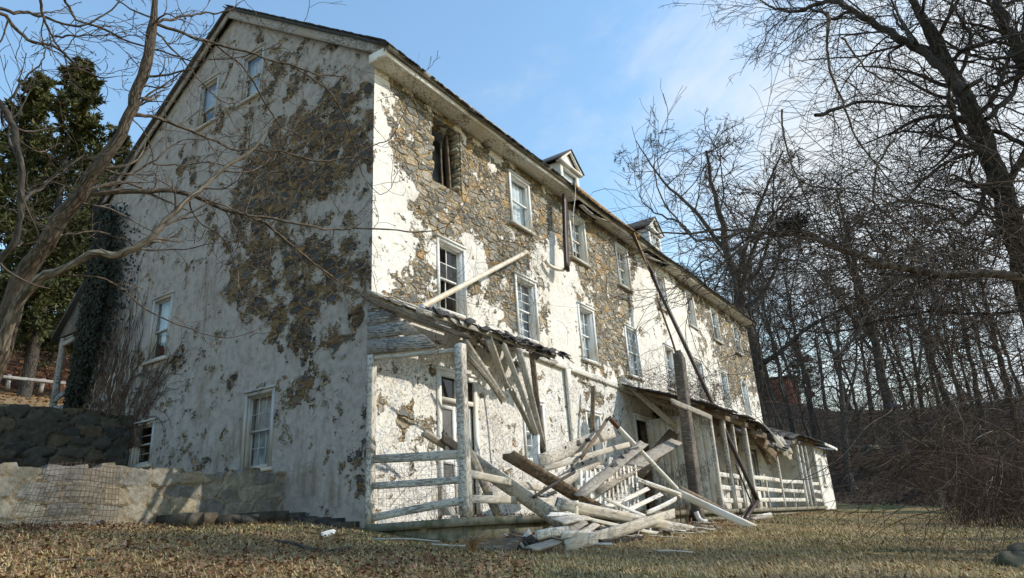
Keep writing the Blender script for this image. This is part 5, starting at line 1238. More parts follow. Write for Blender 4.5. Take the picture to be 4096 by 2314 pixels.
LRG = np.random.default_rng(88)
def limbs(spec, n=26):
    P = []; Rr = []
    for pts in spec:
        c = np.array(pts, float); s_ = spline(c, n)
        wb = LRG.normal(0, 1, (n, 2)); wb = wb + .7 * np.roll(wb, 1, 0); s_[1:-1, :2] += wb[1:-1] * (1.1 + .10 * np.minimum(s_[1:-1, 3:4], 22)); s_[1:-1, 3] *= 1 + LRG.normal(0, .05, n - 2)
        P.append(np.array([pd(a, b, d) for a, b, d, w in s_])); rr_ = np.array([max(.0025, w * .5 * d / FPX) for a, b, d, w in s_]); rr_[-6:] *= np.linspace(1, .3, 6); Rr.append(rr_)
    return np.array(P), np.array(Rr)
LW = [1.0]
def L(w0, w1, d0, d1, *xy):
    k = len(xy); w0, w1 = w0 * LW[0], w1 * LW[0] * .6; return [(x, y, d0 + (d1 - d0) * i / (k - 1), w0 + (w1 - w0) * i / (k - 1)) for i, (x, y) in enumerate(xy)]
# ---- the leaning foreground tree on the left
lt = empty('leaning_tree', pd(-130, 1560, 7.2), 'grey-barked bare tree leaning right, its trunk crossing the left of the gable', 'tree')
tr, trr = limbs([[(-130, 1560, 7.2, 80), (-70, 1100, 7.2, 58), (0, 870, 7.2, 49), (40, 740, 7.2, 46), (110, 610, 7.2, 41), (190, 500, 7.2, 36), (265, 395, 7.2, 31), (325, 290, 7.3, 27), (360, 180, 7.4, 26), (385, 60, 7.5, 22), (402, -80, 7.6, 18)]], 44)
m = MB(); m.tubes(tr, trr, 14); m.build('trunk', M_bark, lt, smooth=True)
pale, paler = limbs([[(5, 880, 7.0, 30), (60, 735, 7.0, 24), (140, 685, 7.0, 22), (250, 640, 7.1, 19), (330, 628, 7.2, 18), (390, 590, 7.3, 16), (420, 550, 7.4, 14), (490, 495, 7.6, 12), (560, 430, 7.9, 10), (640, 370, 8.2, 7), (700, 282, 8.5, 3)]], 40)
m = MB(); m.tubes(pale, paler, 10); m.build('limb', M_barkp, lt, smooth=True)
LW[0] = .6
main = [
 L(28, 6, 7.2, 9.2, (190, 500), (230, 487), (300, 483), (400, 484), (470, 492), (540, 515), (620, 540), (680, 575), (760, 640), (810, 680), (850, 715), (960, 765)),
 L(12, 3, 8.0, 10.5, (600, 535), (700, 555), (800, 573), (860, 578), (960, 576), (1050, 582), (1120, 570), (1160, 525), (1182, 478)),
 L(17, 4, 7.3, 9.0, (328, 290), (375, 292), (430, 312), (530, 350), (590, 377), (680, 380), (740, 395), (800, 396)),
 L(10, 3, 8.4, 9.8, (680, 380), (780, 400), (850, 402), (900, 388), (950, 360), (985, 345), (1030, 250), (1055, 130)),
 L(14, 3, 7.1, 8.6, (215, 388), (245, 416), (300, 437), (345, 430), (400, 395), (440, 360), (510, 350), (600, 365)),
 L(8, 3, 7.3, 8.6, (385, 412), (440, 417), (510, 408), (560, 415), (640, 428), (740, 440), (860, 430)),
 L(17, 6, 7.0, 7.6, (-20, 20), (20, 50), (60, 95), (110, 112), (150, 125), (190, 165), (230, 187), (270, 197), (335, 190)),
 L(16, 6, 6.8, 7.5, (0, 22), (50, 32), (100, 40), (190, 65), (250, 45), (300, 5), (320, -30)),
 L(12, 3, 7.0, 8.6, (160, -10), (190, 45), (260, 75), (350, 115), (440, 142), (500, 150), (600, 145), (700, 110), (780, 40)),
 L(14, 4, 7.5, 9.4, (392, 60), (475, 90), (540, 110), (640, 140), (740, 170), (800, 190), (860, 188), (890, 165), (918, 125)),
 L(13, 6, 7.5, 8.4, (395, 57), (450, 45), (500, 37), (575, 27), (625, -10)),
 L(9, 3, 7.3, 8.0, (325, 250), (355, 220), (425, 217), (440, 175), (462, 135)),
 L(9, 3, 7.2, 7.4, (135, 92), (190, 90), (250, 90), (300, 85), (362, 78)),
 L(12, 4, 6.8, 7.4, (100, -10), (110, 50), (130, 90), (145, 115), (160, 130), (185, 95), (205, 60)),
 L(9, 3, 7.1, 9.2, (150, 592), (240, 585), (300, 600), (360, 628), (450, 628), (550, 612), (640, 606), (720, 610)),
 L(9, 3, 7.0, 8.8, (140, 688), (250, 700), (310, 730), (400, 800), (480, 830), (560, 850), (640, 832), (668, 785)),
 L(7, 2, 7.1, 7.6, (60, 565), (110, 548), (165, 545), (200, 520), (220, 505)),
 L(8, 2, 8.0, 10.2, (540, 110), (620, 180), (690, 300), (760, 350), (800, 430), (860, 540), (940, 610)),
 L(7, 2, 8.6, 10.4, (740, 170), (830, 230), (880, 330), (905, 430), (960, 490), (1000, 440), (1060, 330)),
 L(8, 2, 8.4, 10.6, (810, 680), (870, 720), (930, 745), (990, 750), (1060, 800), (1100, 815)),
 L(6, 2, 8.0, 9.5, (620, 540), (640, 460), (690, 400), (735, 300), (760, 240)),
 L(7, 2, 7.6, 8.8, (470, 492), (500, 560), (560, 600), (600, 690), (660, 780), (700, 720)),
 L(9, 3, 7.5, 8.3, (385, 70), (430, 120), (500, 200), (550, 250), (590, 260), (640, 230)),
]
A, AR = limbs(main, 30)
m = MB(); m.tubes(A, AR, 7); m.build('branches', M_bark, lt, smooth=True)
rg = np.random.default_rng(5)
B_, BR = grow(np.concatenate([A, pale[:, np.linspace(12, 39, 30).astype(int)]]), np.concatenate([AR, paler[:, np.linspace(12, 39, 30).astype(int)]]), 8, .2, .85, .14, .05, .12, 11, rg, .5, 1, .4, .0035, fixlen=.62)
up_, upr = grow(tr[:, 20:], trr[:, 20:], 10, .3, 1.0, .13, .02, .0, 12, rg, .28, 1, .3, .004, fixlen=1.0)
C_, CR = grow(np.concatenate([B_, up_[:, :11]]), np.concatenate([BR, upr[:, :11]]), 3, .5, .75, .15, .05, .2, 8, rg, .65, 1, .55, .003)
D_, DR = grow(C_, CR, 1, .5, .7, .15, .05, .3, 6, rg, .7, 1, .7, .0026)
m = MB(); m.tubes(B_, BR, 5); m.tubes(up_, upr, 5); m.tubes(C_, CR, 4); m.tubes(D_, DR, 3)
bi = rg.integers(0, len(C_), 900); tip = C_[bi, -1]; dr_ = C_[bi, -1] - C_[bi, -2]; dr_ /= np.linalg.norm(dr_, axis=1, keepdims=True)
m.tubes(np.stack([tip - dr_ * .006, tip + dr_ * .008, tip + dr_ * .022], 1), np.array([[.0025, .0055, .001]]) * np.ones((900, 1)), 4)
m.build('twigs', M_twigp, lt)
# ---- dark limbs entering at the left edge
LW[0] = .85
lt2 = empty('overhanging_tree', pd(-220, 1500, 6.0), 'dark curved limb with side branch entering at the left edge', 'tree')
A, AR = limbs([L(20, 26, 5.9, 5.9, (-30, 235), (10, 275), (32, 320), (45, 390), (48, 500), (40, 600), (0, 655), (-80, 760), (-200, 1200), (-220, 1500)),
    L(14, 4, 5.9, 6.6, (48, 512), (80, 490), (120, 455), (160, 430), (195, 405), (215, 380)), L(8, 3, 5.9, 6.2, (20, 260), (60, 200), (110, 150), (105, 90)), L(9, 3, 5.9, 6.4, (45, 400), (20, 330), (60, 260), (105, 160)), L(7, 2, 5.9, 6.3, (0, 520), (40, 535), (90, 560), (120, 590))], 30)
m = MB(); m.tubes(A, AR, 9); m.build('limbs', M_bark2, lt2, smooth=True)
B_, BR = grow(A, AR, 8, .2, .85, .14, .05, .05, 10, rg, .4, .9, .4, .003, fixlen=.6); C_, CR = grow(B_, BR, 3, .5, .75, .15, .04, .2, 7, rg, .65, 1, .55, .0026)
m = MB(); m.tubes(B_, BR, 4); m.tubes(C_, CR, 3); m.build('twigs', M_twig, lt2)
# ---- big tree at the right edge
LW[0] = .8
rt = empty('vine_clad_tree', pd(2760, 1450, 11.0), 'large dark bare tree wrapped in vines leaning in at the right edge', 'tree')
A, AR = limbs([L(84, 56, 11, 11.6, (2760, 1500), (2660, 1000), (2610, 800), (2560, 600), (2520, 480), (2480, 360), (2440, 270), (2390, 170), (2330, 70), (2265, -50)),
    L(52, 34, 11, 11.8, (2680, 420), (2620, 220), (2565, 125), (2515, 30), (2485, -40)),
    L(34, 14, 11, 12.5, (2425, 225), (2346, 150), (2231, 80), (2131, 20), (2080, -20))], 40)
m = MB(); m.tubes(A, AR, 12); m.build('trunk', M_bark2, rt, smooth=True)
rg = np.random.default_rng(9)
sub = [L(16, 8, 12, 13, (2131, 20), (2080, 5), (2000, 30), (1950, 20), (1890, -5)), L(11, 3, 12.4, 13.2, (2140, 25), (2100, 50), (2060, 28), (1990, 20), (1935, 25)), L(14, 4, 11, 12, (2300, 110), (2260, 60), (2230, -10)),
 L(14, 5, 11, 12, (2500, 420), (2440, 560), (2360, 520), (2260, 510), (2150, 545)), L(12, 4, 11, 12, (2490, 390), (2400, 360), (2300, 330), (2200, 350), (2100, 400)), L(14, 4, 11, 12, (2560, 560), (2480, 520), (2380, 480), (2280, 470)),
 L(18, 8, 11, 12, (2480, 300), (2550, 230), (2570, 130), (2575, 40), (2590, -20)), L(14, 6, 11, 12, (2490, 260), (2540, 140), (2560, 60), (2600, 0)), L(16, 8, 11, 11.5, (2470, 200), (2400, 230), (2440, 100), (2405, 30), (2370, -10)),
 L(12, 4, 11, 12.6, (2050, 290), (2160, 260), (2280, 265), (2380, 270), (2470, 260)), L(12, 5, 11, 12, (2600, 120), (2500, 150), (2400, 120), (2330, 60), (2280, 0)),
 L(15, 5, 11, 12, (2600, 380), (2500, 330), (2420, 350), (2350, 420), (2250, 440)), L(12, 4, 10.5, 12, (2640, 770), (2500, 790), (2430, 787), (2330, 785), (2231, 802), (2131, 832), (2031, 832), (1931, 817), (1900, 830))]
S_, SR = limbs(sub, 24)
m = MB(); m.tubes(S_, SR, 6); m.build('branches', M_bark2, rt, smooth=True)
st = np.concatenate([S_, A[:, np.linspace(8, 39, 24).astype(int)]]); sr = np.concatenate([SR, AR[:, np.linspace(8, 39, 24).astype(int)]])
B_, BR = grow(st, sr, 16, .2, .9, .10, -.015, .08, 12, rg, .42, 1, .3, .005, fixlen=1.7); C_, CR = grow(B_, BR, 7, .5, .75, .13, -.02, .1, 9, rg, .6, 1, .4, .0042); D_, DR = grow(C_, CR, 3, .55, .7, .14, -.02, .15, 6, rg, .7, 1, .6, .0035)
m = MB(); m.tubes(B_, BR, 4); m.tubes(C_, CR, 3); m.tubes(D_, DR, 3); m.build('twigs', M_twigd, rt)
# ---- pale horizontal limb with long crooked branches reaching left over the house end
LW[0] = .62
hl = empty('arching_tree', pd(2700, 1400, 9.8), 'pale arching limbs reaching left from the thicket towards the second dormer', 'tree')
A, AR = limbs([L(52, 26, 9.8, 10.2, (2700, 1400), (2690, 1000), (2640, 760), (2575, 700), (2431, 690), (2281, 675), (2206, 662), (2131, 632), (2056, 602), (1996, 577), (1931, 552)),
 L(16, 5, 10, 10.6, (2060, 604), (1990, 592), (1949, 589), (1896, 580), (1863, 577), (1809, 581), (1734, 588), (1673, 588), (1643, 587), (1623, 574), (1615, 556)),
 L(14, 5, 10, 10.6, (2000, 580), (1930, 588), (1874, 585), (1820, 598), (1779, 604), (1744, 602), (1731, 583), (1710, 559), (1682, 530), (1657, 485), (1645, 425), (1657, 395), (1697, 371)),
 L(10, 4, 10.3, 10.8, (1737, 590), (1712, 560), (1657, 540), (1627, 520), (1607, 492), (1622, 468)),
 L(14, 5, 10, 9.6, (1910, 586), (1874, 617), (1831, 654), (1800, 682), (1777, 706), (1744, 738), (1725, 765), (1698, 773)),
 L(9, 4, 10, 9.8, (1860, 575), (1850, 583), (1805, 630), (1766, 665), (1723, 700), (1695, 725), (1670, 729)),
 L(12, 5, 10, 10.5, (2081, 30), (2086, 165), (2116, 250), (2156, 350), (2231, 450), (2331, 550), (2420, 650)),
 L(9, 4, 10, 10.5, (2116, 95), (2191, 185), (2306, 230), (2406, 270)),
 L(10, 5, 9.6, 10, (2251, 348), (2206, 420), (2196, 480), (2193, 540), (2141, 585), (2086, 595), (2030, 570)),
 L(8, 4, 9.9, 10.3, (1967, 275), (1977, 370), (2011, 465), (2051, 555), (2090, 680), (2110, 760)),
 L(9, 4, 9.8, 10.3, (2575, 455), (2420, 470), (2300, 510), (2190, 480), (2050, 470), (1990, 440), (1931, 400), (1880, 360)),
 L(8, 3, 9.8, 10.4, (2350, 640), (2250, 560), (2180, 500), (2120, 480), (2030, 470), (1930, 480), (1840, 490)), L(8, 3, 9.7, 10.4, (2300, 700), (2150, 700), (2000, 740), (1900, 700), (1800, 690))], 36)
m = MB(); m.tubes(A, AR, 8); m.build('limbs', M_vinel, hl, smooth=True)
rg = np.random.default_rng(14)
B_, BR = grow(A, AR, 10, .2, .8, .09, .0, .15, 11, rg, .4, 1, .4, .004, fixlen=1.2); C_, CR = grow(B_, BR, 3, .5, .7, .12, .0, .2, 8, rg, .6, 1, .5, .003)
m = MB(); m.tubes(B_, BR, 4); m.tubes(C_, CR, 3); m.build('twigs', M_vine, hl)
# ---- vines strung through the right-hand trees
def arcs(n, rg, x0, x1, y0, y1, d0, d1, len_, lean, r, sagk=.5, N=14, bias=1.0):
    px = x1 - (x1 - x0) * rg.random(n) ** bias; py = rg.uniform(y0, y1, n); d = rg.uniform(d0, d1, n)
    P0 = np.array([pd(a, b, c) for a, b, c in zip(px, py, d)])
    az = rg.normal(lean, .55, n); ln = len_ * rg.uniform(.4, 1.4, n)
    dirn = -_r[None] * np.cos(az)[:, None] + np.array((0, 0, 1.0)) * np.sin(az)[:, None] + _f[None] * rg.normal(0, .5, n)[:, None]
    t = np.linspace(0, 1, N)[None, :, None]
    c1 = rg.normal(0, .16, (n, 1, 3)); c2 = rg.normal(0, .05, (n, 1, 3))
    P = P0[:, None] + dirn[:, None] * ln[:, None, None] * t + c1 * ln[:, None, None] * np.sin(t * 3.1) + c2 * ln[:, None, None] * np.sin(t * 9) - np.array((0, 0, sagk)) * ln[:, None, None] * (t ** 2)
    return P, r * rg.uniform(.6, 1.5, n)[:, None] * np.linspace(1, .5, N)[None]
rg = np.random.default_rng(17)
vt = empty('vine_tangle', pd(2400, 700, 10), 'mass of dead brown vines tangled through the trees at the right edge', 'vines')
m = MB()
for a in (arcs(260, rg, 1880, 2640, 520, 700, 9.2, 11.5, 1.9, .12, .0055, .25, bias=1.3), arcs(400, rg, 2100, 2680, 380, 1000, 9.5, 13, 1.8, .1, .006, .35, bias=1.4), arcs(380, rg, 2250, 2680, 750, 1300, 8.8, 13, 1.6, .2, .006, .4, bias=1.3), arcs(200, rg, 2020, 2660, 200, 520, 11, 14, 2.2, .3, .006, .4, bias=1.2)): m.tubes(*a, 3)
m.build('vine_stems', M_vine, vt)
m = MB()
for a in (arcs(110, rg, 1900, 2600, 540, 720, 9.0, 11, 1.8, .1, .006, .25, bias=1.2), arcs(110, rg, 2200, 2620, 500, 1250, 8.8, 12, 1.6, .5, .007, .5)): m.tubes(*a, 4)
m.build('pale_vine_stems', M_vinel, vt)
nest = MB(); c = pd(1990, 562, 10)
for k in range(260):
    a = rg.normal(0, 1, 3); a /= np.linalg.norm(a); p = c + rg.normal(0, .07, 3) * (1.6, 1.6, .8); nest.tubes(spline([p - a * .13, p + rg.normal(0, .03, 3), p + a * .13], 5), np.full(5, .004), 3)
tag(nest.build('bird_nest', M_twigd), 'dark twiggy nest caught on the pale arching limb', 'nest')

# ------------------------------------------------------------------ thicket, shrubs, hillside things
def bramble(name, n, xs, ys, h, r, mat, label, cat, kind=None, seed=3, group=None, sides=3):
    rg = np.random.default_rng(seed); x = rg.uniform(*xs, n); y = rg.uniform(*ys, n); t = np.linspace(0, 1, 12)[None, :, None]
    b = np.stack([x, y, ground_z(x, y) - .05], 1); a = rg.uniform(0, 6.28, n); hh = h * rg.uniform(.4, 1.15, n)
    d = np.stack([np.cos(a), np.sin(a), np.zeros(n)], 1) * (hh * rg.uniform(.3, 1.0, n))[:, None]
    P = b[:, None] + d[:, None] * t ** 1.3 + np.array((0, 0, 1.0)) * (hh[:, None, None] * (1.9 * t - 1.15 * t * t)) + rg.normal(0, .10, (n, 1, 3)) * hh[:, None, None] * np.sin(t * 6)
    m = MB(); Rr = r * rg.uniform(.6, 1.4, n)[:, None] * np.linspace(1, .45, 12)[None]; m.tubes(P, Rr, sides)
    B_, BR = grow(P, Rr, 3, .3, .7, .12, .0, .25, 7, rg, .6, 1, .5, r * .4); m.tubes(B_, BR, 3)
    return tag(m.build(name, mat), label, cat, group, kind)
bramble('undergrowth', 1400, (12, 36), (-11.6, -8.2), 2.6, .007, M_vine, 'dense dark brown bramble thicket along the right edge of the lawn', 'thicket', 'stuff', 4)
bramble('undergrowth', 2600, (45, 100), (-18, 16), 3.0, .016, M_twigd, 'bare brushwood covering the slope beyond the bank', 'brushwood', 'stuff', 5)
bramble('undergrowth', 500, (36, 47), (-14, -5.5), 2.0, .010, M_vine, 'low brown brush at the foot of the right bank', 'brush', 'stuff', 6)
bramble('undergrowth', 900, (-8, 22), (30, 52), 3.2, .014, M_vine, 'brown undergrowth on the wooded slope at the left', 'brush', 'stuff', 12)
# dry creeper over the porch roof and in the pile
def scribble(name, n, c, s, r, mat, label, seed, ln=.9):
    rg = np.random.default_rng(seed); P0 = np.array(c) + rg.normal(0, 1, (n, 3)) * np.array(s); d = rg.normal(0, 1, (n, 3)); d /= np.linalg.norm(d, axis=1, keepdims=True); N = 12; Q = np.empty((n, N, 3)); Q[:, 0] = P0; cu = rg.normal(0, .16, (n, 3))
    for k in range(1, N): d = d + cu + rg.normal(0, .12, (n, 3)) + (0, 0, -.03); d /= np.linalg.norm(d, axis=1, keepdims=True); Q[:, k] = Q[:, k - 1] + d * ln / N * rg.uniform(.6, 1.3, (n, 1))
    Q[:, :, 1] = np.minimum(Q[:, :, 1], -.05 - .3 * rg.random((n, 1)) * 0)
    m = MB(); m.tubes(Q, r * rg.uniform(.6, 1.3, (n, 1)) * np.linspace(1, .6, N)[None], 3); return tag(m.build(name, mat), label, 'creeper', 'dry creepers on the house front')
scribble('dry_creeper', 420, (15.5, -1.0, 4.2), (2.2, .55, .30), .007, M_vine, 'bushy dry creeper piled on the far porch roof', 3, 1.4)
scribble('dry_creeper', 90, (3.4, -.5, 5.3), (1.5, .2, .75), .004, M_twig, 'sparse wiry creeper around the lower end of the cream downpipe', 4, 1.2)
scribble('dry_creeper', 90, (5.2, -.3, 7.0), (.8, .15, .35), .004, M_twig, 'wiry creeper at the upper end of the cream downpipe', 6, 1.2)
scribble('dry_creeper', 130, (1.0, -1.3, .6), (.7, .5, .45), .0035, M_vine, 'tangle of red-brown stems inside the near porch bay', 7, 1.0)
scribble('dry_creeper', 160, (5.6, -2.4, .4), (.9, .4, .3), .004, M_vine, 'dry weeds growing through the debris pile', 8, .8)
scribble('dry_creeper', 90, (13.0, -.9, 9.7), (.7, .4, .5), .005, M_vine, 'creeper caught in the broken eave by the fallen gutter', 9, 1.1)
iv2 = MB(); rg = np.random.default_rng(33); n = 1500; z = rg.uniform(.2, 3.4, n); C = np.stack([14.2 + rg.normal(0, .12 + .25 * (z < 1.6), n), np.full(n, -.06) - rg.random(n) * .12, z], 1); A_ = rg.normal(0, 1, (n, 3)); A_ /= np.linalg.norm(A_, axis=1, keepdims=True); B2 = np.cross(A_, (0, 1, .3)); s_ = rg.uniform(.03, .06, (n, 1)); iv2.cards(C, A_ * s_, B2 * s_); tag(iv2.build('ivy', M_ivy), 'narrow dark ivy strand beside the open doorway', 'ivy')
# guard rail, power lines, brick building, signs, stumps
gr = empty('guard_rail', pd(100, 950, 27), 'weathered roadside guard rail on the leafy slope at the left', 'guard rail')
p0, p1 = pd(-80, 938, 25), pd(262, 975, 29)
m = MB(); m.board(p0, p1, .11, .05, side=(0, 0, 1), n=10, jag=0); m.build('beam', M_rake, gr)
for f in (.05, .28, .52, .75, .97): p = p0 + (p1 - p0) * f; m = MB(); m.board(p - (0, -.1, .45), p + (0, .1, .12), .12, .12, side=(1, 0, 0), n=3, jag=0); m.build('post', M_gpanel, gr)
for i, (a, b, r_) in enumerate((((-40, 735), (270, 742), .012), ((-40, 762), (245, 770), .012), ((-40, 775), (230, 777), .014))):
    p, q = pd(*a, 38), pd(*b, 38); q2 = p + (q - p) * 1.6; pipe('power_line', [p, (p + q2) / 2 - (0, 0, .15), q2], r_, M_cable, ('uppermost black cable behind the back porch', 'middle black cable behind the back porch', 'lowest black cable behind the back porch')[i], 'cable', 5, 'cables at the left')
for i, (y0, y1) in enumerate(((905, 905), (935, 932), (948, 950), (868, 868))):
    pipe('power_line', [pd(1895, y0, 62), pd(2200, (y0 + y1) / 2 + 4, 64), pd(2600, y1, 66)], .018, M_cable, ('second black cable strung across the right woods from the top', 'third black cable strung across the right woods from the top', 'lowest black cable strung across the right woods', 'uppermost black cable strung across the right woods')[i], 'cable', 5, 'cables at the right')
bb = empty('brick_building', pd(1965, 985, 92), 'low red brick building on the hilltop beyond the house', 'building')
p = pd(1965, 990, 92)
m = MB(); m.box((p[0], p[1] - 1.2, p[2] - 4), (p[0] + 6, p[1] + 12, p[2] + 2.0)); m.build('wall', M_brick, bb)
m = MB(); m.box((p[0] - .3, p[1] - 1.5, p[2] + 2.003), (p[0] + 6.3, p[1] + 12.3, p[2] + 2.3)); m.build('roof', M_slate, bb)
p = pd(2243, 1022, 45.5); sg = empty('sign', p, 'small dark blue sign on a thin post beside the thickest bank tree', 'sign')
m = MB(); m.box((p[0], p[1] - .3, p[2] - .16), (p[0] + .03, p[1] + .3, p[2] + .16)); m.build('panel', plainm('sign_blue', (.045, .05, .075), .5, .3), sg)
m = MB(); m.tubes(np.array([[p[0] + .06, p[1], gz(p[0], p[1]) - .3], [p[0] + .06, p[1], p[2] + .2]]), np.array([.04, .04]), 6); m.build('post', M_char, sg)
for x, y, d, lb in ((2362, 1215, 36, 'pale broken post at the foot of the bank'), (2450, 1262, 26, 'dark short stake near the thicket')):
    q = pd(x, y, d); g_ = gz(q[0], q[1]); m = MB(); m.board((q[0], q[1], g_ - .2), (q[0] - .08, q[1] + .05, g_ + (1.0 if d > 30 else .7)), .22, .2, side=(0, 1, 0), n=5, jag=.15); tag(m.build('post_stump', M_peel if d > 30 else M_char), lb, 'post')
def rock(px, py, d, s, lb, nm='rock', on=None):
    q = pd(px, py, d); rg = np.random.default_rng(int(px)); th = np.linspace(0, np.pi, 15); ph = np.linspace(0, 2 * np.pi, 26, endpoint=False)
    T_, Ph = np.meshgrid(th, ph, indexing='ij'); rr = 1 + .18 * np.sin(3 * Ph + px) * np.sin(2 * T_) + rg.normal(0, .035, T_.shape) + .05 * np.sin(5 * Ph + 2 * px) * np.sin(3 * T_); rr[0] = rr[0, 0]; rr[-1] = rr[-1, 0]
    V = np.stack([rr * np.sin(T_) * np.cos(Ph) * s * 1.2, rr * np.sin(T_) * np.sin(Ph) * s, rr * np.cos(T_) * s * .55], -1) + np.array((q[0], q[1], gz(q[0], q[1]) + s * .12))
    idx = np.arange(V.shape[0] * 26).reshape(V.shape[0], 26); m = MB(); m.add(V.reshape(-1, 3), np.stack([idx[:-1], idx[1:], np.roll(idx[1:], -1, 1), np.roll(idx[:-1], -1, 1)], -1).reshape(-1, 4)); return tag(m.build(nm, M_rock, smooth=True), lb, nm, 'rocks at the thicket edge' if d < 20 else 'rocks on the bank')
rock(2545, 1405, 8.6, .26, 'large mossy stone at the lower right corner'); rock(2572, 1345, 10, .26, 'stone coloured dark for the shade under the brambles at the right edge')
rock(2330, 1105, 52, .8, 'grey boulder on the ledge right of the thickest bank tree'); rock(2185, 1108, 52, .7, 'grey boulder on the ledge left of the thickest bank tree')
# sticks and scraps on the lawn
for pts, r_, lb, mt in (([(690, 1365), (740, 1372), (790, 1388), (830, 1390), (880, 1382)], .022, 'dark fallen branch on the grass below the gable', M_bark2), ([(120, 1418), (190, 1412), (250, 1413)], .018, 'pale stick among the leaves at the lower left', M_barkp), ([(1000, 1420), (1020, 1408), (1030, 1398)], .008, 'thin twig on the lawn in front of the porch corner', M_bark2)):
    d = {0: 10.8}.get(0); P = []
    for x, y in pts:
        q = aZ(x, y, -.75); t0, t1 = 3.0, 16.0
        for _ in range(40):
            tm = (t0 + t1) / 2; s_ = pd(x, y, tm)
            if s_[2] > gz(s_[0], s_[1]): t0 = tm
            else: t1 = tm
        P.append(pd(x, y, t0) + (0, 0, r_))
    pipe('fallen_stick', P, r_, mt, lb, 'stick', 6, 'sticks on the lawn', 24)
def hit(x, y, t0=3.0, t1=40.0):
    for _ in range(44):
        tm = (t0 + t1) / 2; s_ = pd(x, y, tm)
        if s_[2] > gz(s_[0], s_[1]): t0 = tm
        else: t1 = tm
    return pd(x, y, t0)
for x, y, w_, lb in ((822, 1349, .2, 'white scrap lying on the grass by the gable foot'),):
    q = hit(x, y); m = MB(); m.board(q + (-w_ / 2, 0, .03), q + (w_ / 2, -.05, .05), .09, .015, n=4, jag=.06); tag(m.build('scrap', M_trim), lb, 'scrap')
q = hit(1190, 1395); m = MB(); rg = np.random.default_rng(4)
for k in range(60): e = rg.normal(0, .12, 2); m.tubes(spline([q, q + (e[0] * .4, e[1] * .4, .16), q + (e[0], e[1] - .1, .20 + rg.uniform(-.08, .05)), q + (e[0] * 1.6, e[1] * 1.6 - .15, .10)], 8), np.linspace(.003, .001, 8), 3)
tag(m.build('grass_tuft', M_dry2), 'tall reddish dead grass tuft on the near lawn', 'grass tuft')

# ------------------------------------------------------------------ grass and leaves
rg = np.random.default_rng(77)
def sample(n, dmin, dmax, x0=-100, x1=2680, pw=2.2):
    """points on the lawn in view, thinning with distance"""
    d = dmin * (dmax / dmin) ** (rg.random(n) ** 1.0); yaw = YAW + np.arctan((1287.5 - rg.uniform(x0, x1, n)) / FPX)
    x = CAM[0] + d * np.cos(yaw); y = CAM[1] + d * np.sin(yaw); k = ((y < -2.6) | (x < -.4)) & (y < YW - .1) & (x < 42) | ((y < -2.6))
    k &= (x < 44); return x[k], y[k]
x, y = sample(170000, 4.5, 34)
n = len(x); dist = np.hypot(x - CAM[0], y - CAM[1]); C = np.stack([x, y, ground_z(x, y)], 1)
pt = np.sin(x * 1.3 + np.sin(y * 1.7)) * np.sin(y * 1.1 + np.sin(x * .9)); keep = rg.random(n) < (.75 + .4 * pt); C = C[keep]; dist = dist[keep]; n = len(C)
h = rg.uniform(.018, .058, n) * (1 + .012 * dist); a = rg.uniform(0, 6.28, n); ln = rg.uniform(.4, 2.6, n)
U = np.stack([np.cos(a) * ln, np.sin(a) * ln, np.ones(n)], 1); U /= np.linalg.norm(U, axis=1, keepdims=True); U *= h[:, None] * .6
Vv = np.stack([-np.sin(a), np.cos(a), np.zeros(n)], 1) * (.0022 + .0006 * dist)[:, None]
m = MB(); P = np.stack([C - Vv, C + Vv, C + U * 2 + Vv * .15 + (0, 0, 0), C + U * 2 - Vv * .15], 1); m.add(P.reshape(-1, 3), np.arange(n * 4).reshape(n, 4)); tag(m.build('grass', M_grass), 'short dry winter grass over the lawn', 'grass', kind='stuff')
def leaves(name, x, y, s0, s1, mat, label):
    n = len(x); z = ground_z(x, y); inp = (y > -PD) & (y < -.05) & (x > -.1) & (x < 29.5); z = np.where(inp, PZ, z) + rg.uniform(.01, .05, n)
    a = rg.normal(0, 1, (n, 3)); a[:, 2] *= .45; a /= np.linalg.norm(a, axis=1, keepdims=True); b = np.cross(a, rg.normal(0, .35, (n, 3)) + (0, 0, 1)); b /= np.linalg.norm(b, axis=1, keepdims=True); s = rg.uniform(s0, s1, (n, 1))
    m = MB(); m.cards(np.stack([x, y, z], 1), a * s, b * s * .6); return tag(m.build(name, mat), label, 'leaves', kind='stuff')
x1_, y1_ = sample(11000, 4.5, 14, -100, 1300); x2_, y2_ = sample(3800, 5, 34)
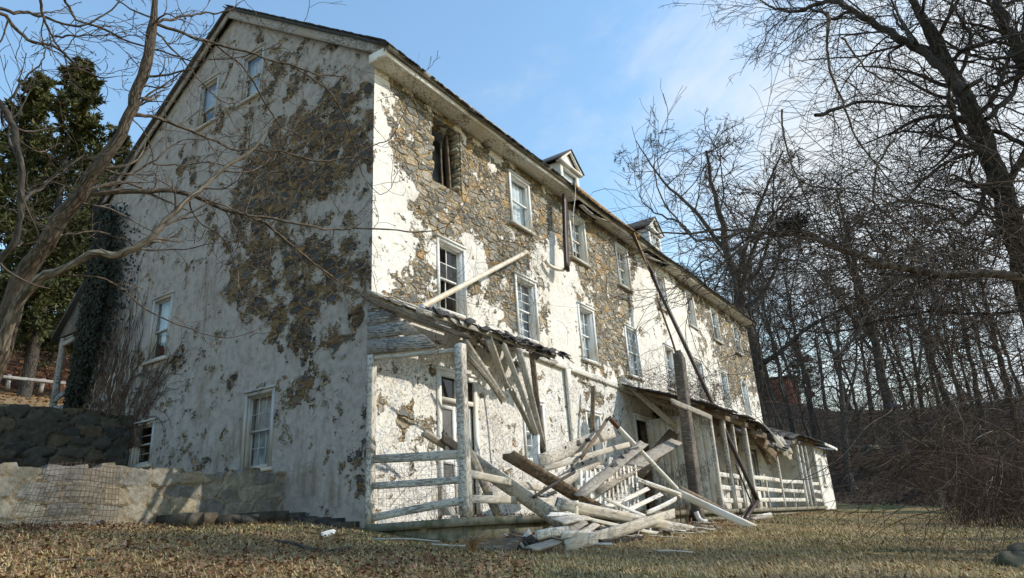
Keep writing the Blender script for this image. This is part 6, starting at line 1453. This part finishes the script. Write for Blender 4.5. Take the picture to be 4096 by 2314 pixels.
x3_ = rg.uniform(-.5, 12, 3600); y3_ = rg.normal(-2.9, .6, 3600); x4_ = rg.uniform(0, 29, 1500); y4_ = rg.uniform(-2.3, -.1, 1500); x5_ = rg.uniform(-9, 0, 2500); y5_ = YW - .1 - np.abs(rg.normal(0, .55, 2500)); x6_ = rg.uniform(10, 30, 1200); y6_ = -2.5 - np.abs(rg.normal(0, .5, 1200))
leaves('fallen_leaves', np.concatenate([x1_, x2_, x3_, x4_, x5_, x6_]), np.concatenate([y1_, y2_, y3_, y4_, y5_, y6_]), .016, .04, M_dry, 'brown fallen leaves scattered over lawn and debris')
x = rg.uniform(37, 56, 9000); y = rg.uniform(-14, 9, 9000); leaves('fallen_leaves', x, y, .06, .12, M_dry3, 'leaf litter on the right bank, coloured dark for the tree shade')
x = rg.uniform(-8, 24, 7000); y = rg.uniform(31, 50, 7000); z = ground_z(x, y) + rg.uniform(.2, 3.2, 7000) * rg.random(7000); n7 = rg.normal(0, 1, (7000, 3)); n7 /= np.linalg.norm(n7, axis=1, keepdims=True); m7 = np.cross(n7, rg.normal(0, 1, (7000, 3))); m7 /= np.linalg.norm(m7, axis=1, keepdims=True)
m = MB(); m.cards(np.stack([x, y, z], 1), n7 * .09, m7 * .06); tag(m.build('beech_leaves', M_dry2), 'rusty clinging leaves in the brush behind the guard rail', 'leaves', kind='stuff')
x = rg.uniform(-12, 16, 9000); y = rg.uniform(9, 42, 9000); k = (x < -.5) | (y > 14); leaves('fallen_leaves', x[k], y[k], .06, .12, M_dry2, 'pale brown leaves over the upper left terrace')
# trees outside the picture, to the right, whose shadows fall across the lawn
for k, (x, y, s, lb) in enumerate(((4.5, -17.5, .55, 'bare tree right of the lawn whose shadow crosses the near grass'), (9, -19, .6, 'second bare tree in the row right of the lawn'), (0.5, -16, .45, 'small bare tree right of the lawn nearest the viewer'))):
    o = copy_tree(protos[1]); o['label'] = lb; place(o, x, y, s, k * 2.0)
for x, y, s, lb in ((14.5, -19.5, .62, 'evergreen right of the lawn shading the thicket'), (22, -20, .7, 'evergreen right of the lawn shading the far grass'), (40, -22, 1.0, 'evergreen shading the right bank'), (48, -20, 1.0, 'evergreen on the right bank out of view')):
    o = copy_tree(cs_[0]); o['label'] = lb; o['group'] = 'evergreens right of the lawn'; place(o, x, y, s, x)
